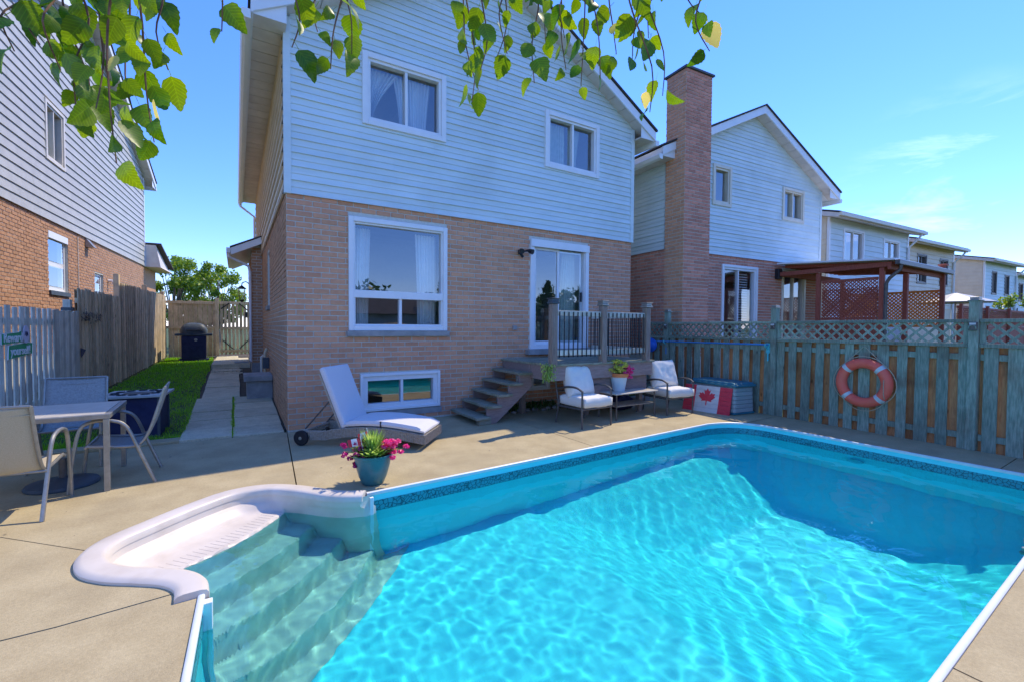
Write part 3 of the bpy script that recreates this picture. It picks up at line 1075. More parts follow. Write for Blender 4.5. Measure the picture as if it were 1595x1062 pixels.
# coping profile swept along the main path (offset inwards from the outline, height)
prof = [(0.0, -0.02), (0.0, 0.010), (0.006, 0.015), (0.026, 0.015), (0.033, 0.010), (0.035, -0.004), (0.033, -0.018), (0.022, -0.02)]
offs = {}
for o_, _ in prof:
    if o_ not in offs: offs[o_] = inset(MAIN, o_)
mb = MB()
k = len(prof)
for i in range(len(MAIN)):
    for o_, z in prof:
        p = offs[o_][i]
        mb.v.append((p.x, p.y, z))
for i in range(len(MAIN) - 1):
    for j in range(k):
        mb.f.append((i * k + j, i * k + (j + 1) % k, (i + 1) * k + (j + 1) % k, (i + 1) * k + j))
mb.f.append(tuple(range(k)))
mb.f.append(tuple(range(len(MAIN) * k - 1, (len(MAIN) - 1) * k - 1, -1)))
mb.build('coping', M_COPING, pool, smooth=True)

SH = -1.12
wall_path = inset(MAIN, 0.024)
band_path = inset(MAIN, 0.027)


def dens(pth, step=0.12):
    r_ = []
    for i in range(len(pth) - 1):
        kk = max(1, int((pth[i + 1] - pth[i]).length / step))
        r_ += [pth[i].lerp(pth[i + 1], j / kk) for j in range(kk)]
    return r_ + [pth[-1]]


wp = dens(wall_path, 0.3)
mb = MB()
zs = (-0.02, -0.2, -0.6, SH - 0.02)
for p in wp:
    for z in zs: mb.v.append((p.x, p.y, z))
for i in range(len(wp) - 1):
    for j in range(len(zs) - 1):
        a = i * len(zs) + j
        mb.f.append((a, a + 1, a + len(zs) + 1, a + len(zs)))
receiver(mb.build('liner_wall', M_LINER, pool, smooth=True))
bp_ = dens(band_path, 0.3)
mb = MB()
for p in bp_:
    for z in (-0.075, -0.185): mb.v.append((p.x, p.y, z))
for i in range(len(bp_) - 1):
    mb.f.append((2 * i, 2 * i + 1, 2 * i + 3, 2 * i + 2))
receiver(mb.build('liner_border', M_BORDER, pool))


def floor_z(x, y):
    """shallow shelf, then a hopper in the deep end"""
    bx0, bx1, by0, by1, zb = 4.35, 6.25, 1.75, 3.15, -2.05
    dx = max((bx0 - x) / 1.55, (x - bx1) / 1.0, 0)
    dy = max((by0 - y) / 1.15, (y - by1) / 1.2, 0)
    d_ = max(dx, dy)
    return zb + (SH - zb) * min(1, d_)


mb = MB()
nx, ny = 96, 56
idx = {}
for j in range(ny + 1):
    for i in range(nx + 1):
        x = -1.0 + 8.5 * i / nx
        y = 0.4 + 4.3 * j / ny
        mb.v.append((x, y, floor_z(x, y)))
for j in range(ny):
    for i in range(nx):
        a = j * (nx + 1) + i
        mb.f.append((a, a + 1, a + nx + 2, a + nx + 1))
receiver(mb.build('liner_floor', M_LINER, pool, smooth=True))

# moulded corner steps
inner = inset([p.copy() for p in STEP_OUT], 0.15)
A_, B_ = Vector((1.06, 4.17, 0)), Vector((-0.15, 3.05, 0))
inner[0] = Vector((1.03, 4.17, 0))
inner[-1] = Vector((-0.15, 3.09, 0))
cdir = (B_ - A_).normalized()
nrm = Vector((cdir.y, -cdir.x, 0))
if nrm.dot(Vector((-1, 1, 0))) < 0: nrm = -nrm
LC = (B_ - A_).length


def step_z(p):
    s_ = (p - A_).dot(nrm)
    t_ = (p - A_).dot(cdir) / LC * 2 - 1
    s_ += 0.16 * (1 - min(1.2, abs(t_)) ** 2) - 0.10       # treads bow towards the pool
    lev = [(-0.155, 0.74), (-0.40, 0.45), (-0.65, 0.16), (-0.90, -0.13)]
    z = SH + 0.008
    zt = [SH + 0.008, -0.90, -0.65, -0.40, -0.155]
    ed = [-0.13, 0.16, 0.45, 0.74]
    for e, za, zb in zip(ed, zt[:-1], zt[1:]):
        w = min(1, max(0, (s_ - e + 0.03) / 0.06))
        w = w * w * (3 - 2 * w)
        z += (zb - za) * w
    return z


inn = dens(inner, 0.03)
nI = len(inn)
cum = [0]
for i in range(1, nI): cum.append(cum[-1] + (inn[i] - inn[i - 1]).length)
A2, B2 = A_ - nrm * 0.35, B_ - nrm * 0.35
QC = (A_ + B_) / 2 - nrm * 0.42
rows = []
NV = 74
for i in range(nI):
    p = inn[i]
    tq = cum[i] / cum[-1]
    q = Vector((1.42, 4.245, 0)) * (1 - tq) ** 2 + QC * 2 * tq * (1 - tq) + Vector((-0.182, 2.50, 0)) * tq ** 2
    col_ = [(p.x, p.y, 0.015), (p.x, p.y, -0.02), (p + (q - p).normalized() * 0.012)[:2] + (-0.07,), (p + (q - p).normalized() * 0.035)[:2] + (-0.085,)]
    base_ = p + (q - p).normalized() * 0.06
    for j in range(NV + 1):
        w = base_.lerp(q, j / NV)
        wd = (w - p).length
        z = step_z(w)
        fade = max(0, 1 - (wd - 0.06) / 0.10)
        z = z + (max(z, -0.10) - z) * fade * fade if z < -0.10 else z
        col_.append((w.x, w.y, z))
    rows.append(col_)
mb = MB()
K_ = len(rows[0])
for c_ in rows: mb.v += [tuple(p) for p in c_]
for i in range(nI - 1):
    for j in range(K_ - 1):
        a = i * K_ + j
        mb.f.append((a, a + 1, a + K_ + 1, a + K_))
steps = receiver(mb.build('corner_steps', M_STEP, pool, smooth=True))
# the rim
prof = [(-0.012, -0.02), (-0.012, 0.018), (0.004, 0.034), (0.03, 0.040), (0.115, 0.040), (0.14, 0.034), (0.152, 0.018), (0.155, -0.02)]
outs = [p.copy() for p in STEP_OUT]
mb = MB()
k = len(prof)
offl = [inset(outs, o_) for o_, _ in prof]
for i in range(len(outs)):
    for j in range(k):
        p = offl[j][i]
        mb.v.append((p.x, p.y, prof[j][1]))
for i in range(len(outs) - 1):
    for j in range(k - 1):
        mb.f.append((i * k + j, i * k + j + 1, (i + 1) * k + j + 1, (i + 1) * k + j))
mb.f.append(tuple(range(k)))
mb.f.append(tuple(range(len(outs) * k - 1, (len(outs) - 1) * k - 1, -1)))
mb.build('step_rim', M_STEP, steps, smooth=True)
# non-slip ribs on the exposed top tread
for i in range(26):
    t_ = 0.14 + 0.70 * i / 25
    c = A_.lerp(B_, t_)
    tt = t_ * 2 - 1
    s0 = 0.74 - 0.16 * (1 - tt * tt) + 0.10
    a0 = c + nrm * (s0 + 0.06)
    a1 = c + nrm * (s0 + 0.20)
    if not in_poly(a1.x, a1.y, inner): continue
    mb = MB()
    e = cdir * 0.010
    mb.prism([(a0 - e) + Vector((0, 0, -0.157)), (a0 + e) + Vector((0, 0, -0.157)), (a1 + e) + Vector((0, 0, -0.157)), (a1 - e) + Vector((0, 0, -0.157))], (0, 0, 0.0035))
    mb.build('tread_rib', M_STEP, steps)
# joint strips beside the steps, return jet, light niche
mb = MB()
mb.box(1.03, 1.065, 4.155, 4.185, -0.95, -0.01)
mb.build('step_joint', M_WHITE, pool, bevel=0.004)
mb = MB()
mb.box(-0.19, -0.13, 3.03, 3.085, -1.1, -0.012)
mb.build('step_joint', M_WHITE, pool, bevel=0.004)
mb = MB()
Mx = Matrix.Translation((XR - 0.10, 2.75, -0.42)) @ Matrix.Rotation(math.pi / 2, 4, 'Y')
mb.lathe([(0.10, -0.012), (0.10, 0.012), (0.075, 0.016), (0.07, 0.004), (0.03, 0.002)], 24)
mb.v = [tuple(Mx @ Vector(p)) for p in mb.v]
receiver(mb.build('return_jet', M_CYAN, pool, smooth=True))

# water surface: rippled geometry that refracts and throws caustics
mb = MB()
cell = 0.0185
wx0, wx1, wy0, wy1 = -0.92, 7.30, 0.50, 4.98
nx, ny = int((wx1 - wx0) / cell), int((wy1 - wy0) / cell)
grow = inset(POOL, -0.01, True)
bmin = [v for v in grow]
vid = {}


def wave(x, y):
    nv = noise.noise
    near = 1.0 / (1 + math.exp((x - 2.6 + 0.35 * (y - 2)) * 1.4))           # livelier by the steps
    a = 0.0050 * nv((x * 1.5 + 0.3 * y, y * 1.8, 1.0))
    b_ = 0.0024 * nv((x * 3.6 + 1.4 * y, y * 3.4 - 0.8 * x, 4.2))
    c = (0.0009 + 0.0013 * near) * nv((x * 7.8 + 1.5 * y, y * 7.0, 9.1))
    d_ = (0.0004 + 0.0008 * near) * nv((x * 15, y * 15, 2.7))
    r_ = 0.0013 * math.sin(26 * math.hypot(x - 1.0, y - 6.0) + 3 * nv((x, y, 0.5))) * (0.5 + nv((x * .8, y * .8, 7.7)))
    return a + b_ + c + d_ + r_


rowspan = []
for j in range(ny + 1):
    y = wy0 + j * cell
    xs = []
    for i in range(len(grow)):
        p, q = grow[i], grow[i - 1]
        if (p.y > y) != (q.y > y): xs.append((q.x - p.x) * (y - p.y) / (q.y - p.y) + p.x)
    rowspan.append((min(xs), max(xs)) if len(xs) >= 2 else None)
keep = set()
for j in range(ny):
    spans = [s_ for s_ in (rowspan[j], rowspan[j + 1]) if s_]
    if not spans: continue
    lo, hi = min(s_[0] for s_ in spans), max(s_[1] for s_ in spans)
    for i in range(nx):
        x = wx0 + i * cell
        if x + cell < lo or x > hi: continue
        keep.add((i, j))


def vget(i, j):
    kk = (i, j)
    if kk not in vid:
        x, y = wx0 + i * cell, wy0 + j * cell
        vid[kk] = len(mb.v)
        mb.v.append((x, y, WATER_Z + wave(x, y)))
    return vid[kk]


for i, j in sorted(keep):
    mb.f.append((vget(i, j), vget(i + 1, j), vget(i + 1, j + 1), vget(i, j + 1)))
water = mb.build('pool_water', M_WATER, smooth=False)
for p in water.data.polygons: p.use_smooth = True
water['kind'] = 'structure'
water.cycles.is_caustics_caster = True

# ------------------------------------------------------------------ the house
HX, HY, HW, HL = 0.64, 7.35, 6.99, 10.4
SZ = 3.50                      # underside of the siding
house = thing('house', 'two storey house with white siding over tan brick and rear patio door', 'house', (4.1, 12.5, 0))
F = Fr(HX, HY, 0)
W_UP1 = (1.07, 2.47, 4.72, 5.84)
W_UP2 = (4.56, 5.96, 4.71, 5.82)
W_BIG = (0.86, 2.51, 1.49, 3.27)
W_BASE = (1.03, 2.38, 0.20, 0.81)
W_UNDER = (3.95, 4.75, 0.33, 0.80)
DOOR = (4.25, 5.73, 1.14, 3.27)
GZ, GM = 6.0, 0.55
GAB = [(-GM, 1, GZ), (GM, 1, GZ + GM * HW)]
rear = wall_slab(F, 0, HW, -0.1, SZ, [W_BIG, W_BASE, W_UNDER, DOOR], house, M_MORTAR, 'rear_wall')
bricks(F, 0.0, HW, 0.02, SZ - 0.004, [W_BIG, W_BASE, W_UNDER, DOOR], rear, M_BRICK, n_single=300)
upper = wall_slab(F, 0, HW, SZ + 0.001, GZ + GM * HW / 2, [W_UP1, W_UP2], house, M_SIDING, 'upper_wall', GAB, d=0.02)
siding(F, 0.06, HW - 0.06, SZ - 0.02, GZ + GM * HW / 2, [W_UP1, W_UP2], upper, M_SIDING, [(-GM, 1, GZ), (GM, 1, GZ + GM * HW)], d=0.02)
for a, b_ in ((-0.03, 0.065), (HW - 0.065, HW + 0.03)):
    mb = MB()
    F.box(mb, a, b_, -0.06, 0.052, SZ - 0.025, GZ - 0.02)
    mb.build('corner_trim', M_SIDING, upper, bevel=0.004)
# side walls and front closing the shell
FS = Fr(HX, HY + HL, -math.pi / 2)
W_SIDE = (HL - 4.55, HL - 3.75, 2.0, 3.2)
sw = wall_slab(FS, 0, HL, -0.1, SZ, [W_SIDE], house, M_MORTAR, 'side_wall')
bricks(FS, 0, HL - 0.012, 0.02, SZ - 0.004, [W_SIDE], sw, M_BRICK_ORANGE)
sw2 = wall_slab(FS, 0, HL, SZ + 0.001, GZ + 0.1, [], house, M_SIDING_CREAM, 'upper_side_wall', d=0.02)
siding(FS, 0, HL - 0.06, SZ - 0.02, GZ - 0.24, [], sw2, M_SIDING_CREAM, d=0.02)
mb = MB()
FS.box(mb, *[W_SIDE[0] - .02, W_SIDE[1] + .02], -0.05, 0.06, W_SIDE[2] - 0.09, W_SIDE[2] - 0.002)
wn_ = window(house, FS, *W_SIDE, w=0.06, proud=-0.06)
mb.build('sill', M_BLOCK, wn_)
mb = MB()
mb.box(HX + HW - 0.2, HX + HW - 0.01, HY + 0.2, HY + HL, -0.1, GZ + 0.1)
mb.build('far_side_wall', M_SIDING, house)
mb = MB()
mb.box(HX + 0.2, HX + HW - 0.2, HY + HL - 0.2, HY + HL - 0.02, -0.1, GZ + 0.1)
mb.build('front_wall', M_SIDING, house)
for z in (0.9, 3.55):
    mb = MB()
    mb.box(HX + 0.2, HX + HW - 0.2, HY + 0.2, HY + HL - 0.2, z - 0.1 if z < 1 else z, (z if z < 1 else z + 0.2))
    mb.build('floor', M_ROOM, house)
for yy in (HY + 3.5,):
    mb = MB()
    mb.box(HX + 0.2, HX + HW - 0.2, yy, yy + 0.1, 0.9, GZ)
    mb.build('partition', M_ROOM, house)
roof = gable_roof(house, F, HW, GZ, GM, 0.43, 0.30, HL)

# upstairs windows with drapes
w1 = window(house, F, *W_UP1, w=0.085, sash=0.045, vbars=(1.78,), proud=0.075, d_back=-0.08)
curtain(F, w1, 1.20, 1.72, 1.20, 1.28, 4.86, 5.72, -0.20, M_CURTAIN, 8)
curtain(F, w1, 1.62, 1.80, 1.74, 1.82, 4.86, 5.72, -0.22, M_CURTAIN, 3)
curtain(F, w1, 1.84, 2.28, 1.88, 2.20, 4.86, 5.72, -0.20, M_CURTAIN, 8)
w2 = window(house, F, *W_UP2, w=0.085, sash=0.045, vbars=(5.27,), proud=0.075, d_back=-0.08)
curtain(F, w2, 4.68, 5.22, 4.68, 5.22, 4.84, 5.70, -0.20, M_CURTAIN_SAGE, 9)
curtain(F, w2, 5.30, 5.62, 5.30, 5.52, 4.84, 5.70, -0.20, M_CURTAIN_SAGE, 6)
# picture window
w3 = window(house, F, *W_BIG, w=0.075, sash=0.03, hbar=2.07, lower_v=(1.69,), proud=0.04, sill=(0.09, M_BLOCK))
curtain(F, w3, 1.0, 1.26, 1.0, 1.22, 1.6, 3.15, -0.25, M_CURTAIN, 6)
curtain(F, w3, 2.02, 2.40, 2.06, 2.40, 1.6, 3.15, -0.25, M_CURTAIN, 7)
# basement windows
w4 = window(house, F, *W_BASE, w=0.045, sash=0.075, vbars=(1.71,), proud=0.045)
mb = MB()
F.box(mb, 1.0, 2.41, -0.05, 0.03, 0.09, 0.19)
mb.build('sill', M_BLOCK, w4)
w5 = window(house, F, *W_UNDER, w=0.05, sash=0.04, vbars=(4.35,), proud=0.03)
# patio door
dr = window(house, F, *DOOR, w=0.09, sash=0.02, vbars=(), proud=0.04, name='patio_door')
mb = MB()
F.box(mb, 4.25, 5.73, 0.041, 0.06, 3.13, 3.275)
mb.build('head_casing', M_TRIM, dr, bevel=0.006)
for (a, b_, d0) in ((4.36, 4.99, -0.02), (4.93, 5.62, -0.055)):
    mb = MB()
    ring(mb, F, a, b_, 1.24, 3.14, 0.055, d0 - 0.03, d0)
    mb.build('door_sash', M_TRIM, dr, bevel=0.004)
mb = MB()
F.box(mb, 5.56, 5.59, -0.05, -0.02, 2.10, 2.30)
mb.build('door_handle', M_BLACK, dr)
mb = MB()
F.box(mb, 4.15, 5.85, 0.012, 0.16, 1.04, 1.138)
mb.build('door_sill', M_BLOCK, dr, bevel=0.008)
curtain(F, dr, 5.25, 5.60, 5.12, 5.60, 1.22, 3.12, -0.28, M_CURTAIN_SAGE, 6)
# flood light and socket on the wall
fl = thing('wall_spotlight', 'black twin head security spotlight left of the patio door', 'light', (4.65, 7.33, 3.0))
mb = MB(); F.box(mb, 3.97, 4.06, 0.012, 0.05, 2.95, 3.04); mb.build('mount', M_BLACK, fl, bevel=0.01)
for dx, dz in ((-0.05, 0.02), (0.10, 0.03)):
    mb = MB()
    p0 = F.P(4.015, 0.04, 2.99)
    p1 = F.P(4.015 + dx, 0.12, 2.99 + dz)
    mb.tube([p0, p1, p1 + Vector((dx * .3, -0.03, -0.01)), p1 + Vector((dx * .6, -0.10, -0.035))], [0.012, 0.02, 0.042, 0.05], 12)
    mb.build('lamp_head', M_BLACK, fl, smooth=True)
mb = MB(); mb.tube([F.P(4.02, 0.05, 2.95), F.P(4.03, 0.09, 2.90)], 0.028, 10); mb.build('sensor', M_BLACK, fl, smooth=True)
mb = MB(); F.box(mb, 3.85, 3.94, 0.012, 0.06, 1.51, 1.59)
tag(mb.build('wall_socket', M_BLOCK, bevel=0.01), 'small grey weatherproof socket box on the brick wall', 'socket')

# side porch bump with its lean-to roof
mb = MB()
mb.box(0.38, 0.66, 14.3, 17.6, 0.2, 3.75)
porch = mb.build('porch_wall', M_MORTAR, house)
FP = Fr(0.38, 14.3, 0)
bricks(FP, 0, 0.27, 0.55, 3.7, [], porch, M_BRICK_ORANGE)
FP2 = Fr(0.38, 17.6, -math.pi / 2)
bricks(FP2, 0, 3.29, 0.55, 3.5, [], porch, M_BRICK_ORANGE)
mb = MB(); mb.box(0.365, 0.66, 14.285, 17.6, 0.15, 0.55); mb.build('porch_plinth', M_BLOCK, house)
mb = MB(); mb.prism([(-0.10, 14.0, 3.42), (0.66, 14.0, 3.80), (0.66, 14.0, 3.98), (-0.10, 14.0, 3.60)], (0, 3.7, 0)); pr = mb.build('porch_roof', M_TRIM, house)
mb = MB(); mb.prism([(-0.12, 13.98, 3.605), (0.66, 13.98, 3.985), (0.66, 13.98, 4.02), (-0.12, 13.98, 3.64)], (0, 3.74, 0)); mb.build('shingles', M_SHINGLE, pr)
mb = MB(); mb.box(-0.20, -0.103, 13.98, 17.75, 3.46, 3.60); mb.build('gutter', M_TRIM, pr, bevel=0.01)
mb = MB(); mb.tube([(-0.15, 14.1, 3.46), (-0.15, 14.1, 3.38), (0.30, 14.25, 3.18), (0.34, 14.25, 3.0), (0.34, 14.25, 0.6)], 0.035, 8); mb.build('downspout', M_TRIM, pr, smooth=True)
mb = MB(); mb.tube([(0.14, 17.5, 5.60), (0.16, 17.5, 5.5), (0.56, 17.5, 5.2), (0.56, 17.5, 3.9)], 0.035, 8); mb.build('downspout', M_TRIM, house, smooth=True)
lan = thing('wall_lantern', 'black wall lantern on the brick porch beside the gate', 'lantern', (0.30, 15.2, 2.5))
mb = MB(); mb.box(0.33, 0.375, 15.12, 15.28, 2.45, 2.8); mb.build('back_plate', M_BLACK, lan, bevel=0.01)
mb = MB(); mb.tube([(0.36, 15.2, 2.75), (0.25, 15.2, 2.84), (0.16, 15.2, 2.78), (0.15, 15.2, 2.70)], 0.014, 8); mb.build('arm', M_BLACK, lan, smooth=True)
mb = MB(); mb.lathe([(0.015, 0.22), (0.12, 0.13), (0.12, 0.12), (0.02, 0.12)], 8, (0.15, 15.2, 2.50)); mb.build('cap', M_BLACK, lan)
mb = MB(); mb.lathe([(0.07, -0.2), (0.075, -0.19), (0.10, 0.12), (0.09, 0.12)], 8, (0.15, 15.2, 2.50)); mb.build('shade', M_LAMP, lan)
for k in range(4):
    a = math.pi / 4 + k * math.pi / 2
    mb = MB(); mb.tube([(0.15 + .075 * math.cos(a), 15.2 + .075 * math.sin(a), 2.30), (0.15 + .104 * math.cos(a), 15.2 + .104 * math.sin(a), 2.62)], 0.008, 6); mb.build('cage_bar', M_BLACK, lan)
mb = MB(); mb.lathe([(0.02, -0.05), (0.08, 0.0), (0.08, 0.012), (0.02, 0.012)], 8, (0.15, 15.2, 2.29)); mb.build('base', M_BLACK, lan)

# concrete step block and meter boxes along the side wall
blk = thing('concrete_step', 'grey concrete step block with overhanging slab against the side wall', 'step', (0.38, 10.6, 0.1))
mb = MB(); mb.box(0.17, 0.625, 10.32, 11.05, 0.0, 0.46); mb.build('base', M_BLOCK, blk, bevel=0.01)
mb = MB(); mb.box(0.12, 0.625, 10.26, 11.1, 0.463, 0.575); mb.build('cap', M_BLOCK, blk, bevel=0.015)
mtr = thing('utility_box', 'small blue grey utility box with pipes low on the side wall', 'utility box', (0.6, 11.6, 0.5))
mb = MB(); mb.box(0.50, 0.625, 11.4, 11.62, 0.62, 0.86); mb.build('case', M_SLATE, mtr, bevel=0.01)
mb = MB(); mb.tube([(0.56, 11.8, 0.2), (0.56, 11.8, 0.95), (0.60, 11.8, 1.05)], 0.03, 8); mb.build('pipe', M_WOOD_BROWN, mtr, smooth=True)
mb = MB(); mb.tube([(0.50, 12.0, 0.2), (0.50, 12.0, 0.85), (0.60, 12.0, 0.9)], 0.03, 8); mb.build('pipe', M_TRIM_CREAM, mtr, smooth=True)
mb = MB(); mb.box(-0.62, 0.35, 15.6, 19.0, 0.2, zg(17.3) + 0.03)
tag(mb.build('gate_landing', M_PAVER), kind='structure')
mb = MB(); mb.box(-0.05, 0.32, 15.8, 16.5, zg(17.3) + 0.032, zg(17.3) + 0.045)
tag(mb.build('door_mat', M_SLATE), 'dark door mat on the paving near the gate', 'mat')

# ------------------------------------------------------------------ back deck with stairs
DZ = 0.98
dk = thing('back_deck', 'raised weathered wood deck with side stairs and black balusters', 'deck', (5.4, 6.6, 0))
for i in range(11):
    ya = 5.74 + i * 0.146
    mb = MB(); mb.box(4.24, 6.62, ya, min(ya + 0.139, 7.33), DZ - 0.035, DZ + random.uniform(-.003, .002)); mb.build('deck_board', M_WOOD_DECK, dk, bevel=0.004)
for (x0, x1, y0, y1) in ((4.27, 6.59, 5.77, 5.81), (4.27, 4.31, 5.812, 7.3), (6.55, 6.59, 5.812, 7.3)):
    mb = MB(); mb.box(x0, x1, y0, y1, DZ - 0.27, DZ - 0.037); mb.build('rim_board', M_WOOD_RISER, dk, bevel=0.003)
mb = MB(); mb.box(5.0, 6.54, 5.86, 5.89, 0.42, 0.70); mb.build('skirt_board', M_WOOD_RISER, dk)
for x, y in ((4.45, 6.9), (5.4, 6.25), (6.5, 6.0), (6.5, 7.2)):
    mb = MB(); mb.box(x - .045, x + .045, y - .045, y + .045, 0.0, DZ - 0.04); mb.build('support_post', M_POST, dk)
posts = [(4.31, 5.79), (5.37, 5.79), (6.44, 5.79)]
for i, (x, y) in enumerate(posts):
    mb = MB(); mb.box(x - .055, x + .055, y - .055, y + .055, DZ - 0.02, 1.93); pst = mb.build('rail_post', M_POST, dk, bevel=0.008)
    mb = MB()
    mb.box(x - .075, x + .075, y - .075, y + .075, 1.932, 1.965)
    mb.box(x - .065, x + .065, y - .065, y + .065, 1.966, 2.01)
    mb.prism([(x - .08, y - .08, 2.011), (x + .08, y - .08, 2.011), (x + .08, y + .08, 2.011), (x - .08, y + .08, 2.011)], (0, 0, 0.012))
    mb.build('post_cap', M_METAL if i else M_SLATE, pst, bevel=0.006)
runs = [((4.37, 5.79), (5.31, 5.79)), ((5.43, 5.79), (6.38, 5.79)), ((6.44, 5.85), (6.44, 7.30))]
for (xa, ya), (xb, yb) in runs:
    L_ = math.hypot(xb - xa, yb - ya)
    ang = math.atan2(yb - ya, xb - xa)
    Mr = Matrix.Translation((xa, ya, 0)) @ Matrix.Rotation(ang, 4, 'Z')
    for z0, z1 in ((1.745, 1.83), (1.115, 1.20)):
        mb = MB(); mb.box(0, L_, -0.02, 0.02, z0, z1, Mr); mb.build('rail', M_WOOD_GREY, dk, bevel=0.004)
    nb = 10 if L_ < 1.2 else 14
    for i in range(nb):
        x = L_ * (i + 0.5) / nb
        mb = MB(); mb.tube([Mr @ Vector((x, -0.033, 1.085)), Mr @ Vector((x, -0.033, 1.81))], 0.0095, 8); mb.build('baluster', M_BLACK, dk, smooth=True)
# stairs down towards the left along the wall
for i in range(5):
    z = 0.81 - 0.17 * i
    xn = 4.03 - 0.205 * i
    mb = MB(); mb.box(xn, xn + 0.265, 6.30, 7.31, z - 0.042, z); mb.build('tread', M_WOOD_DECK, dk, bevel=0.006)
for y in (6.37, 7.26):
    mb = MB()
    pts = [(3.44, 0.0), (3.60, 0.0), (4.30, 0.56), (4.30, 0.93), (4.26, 0.93)]
    for i in range(5):
        z = 0.81 - 0.17 * i
        xn = 4.05 - 0.205 * i
        pts += [(xn + 0.21, z - 0.044), (xn, z - 0.044)]
    pts += [(3.25, 0.0)] if False else []
    mb.prism([(x, y, z) for x, z in pts], (0, 0.04, 0)); mb.build('stringer', M_WOOD_RISER, dk)
mb = MB(); mb.box(3.28, 3.50, 6.34, 6.44, 0.0, 0.084); mb.build('footing', M_WOOD_DECK, dk, bevel=0.01)
# trailing weeds under the deck corner
mb = MB()
rg = random.Random(11)
for i in range(260):
    p = Vector((4.24 + rg.gauss(0, .05), 5.80 + rg.gauss(0, .06), rg.uniform(0.72, 1.0)))
    a = rg.random() * 6.28
    s_ = rg.uniform(.01, .025)
    mb.add([p, p + Vector((s_ * math.cos(a), s_ * math.sin(a), -s_)), p + Vector((s_ * math.cos(a + 1), s_ * math.sin(a + 1), -2 * s_)), p + Vector((0, 0, -2.2 * s_))], [(0, 1, 2, 3)])
tag(mb.build('moss_tuft', M_PLANT), 'yellow green moss hanging from the front deck corner', 'moss', kind='stuff')
mb = MB()
for i in range(600):
    p = Vector((rg.uniform(3.95, 5.4), 7.28 - abs(rg.gauss(0, .16)), 0.0))
    a = rg.random() * 6.28
    s_ = rg.uniform(.012, .03)
    zt = rg.uniform(.02, .14)
    mb.add([p + Vector((0, 0, zt)), p + Vector((s_ * math.cos(a), s_ * math.sin(a), zt + s_)), p + Vector((s_ * math.cos(a + 1), s_ * math.sin(a + 1), zt)), p + Vector((0, 0, 0))], [(0, 1, 2, 3)])
tag(mb.build('weed_patch', M_CROWN_DK), 'dark weeds growing under the deck by the wall', 'weeds', kind='stuff')

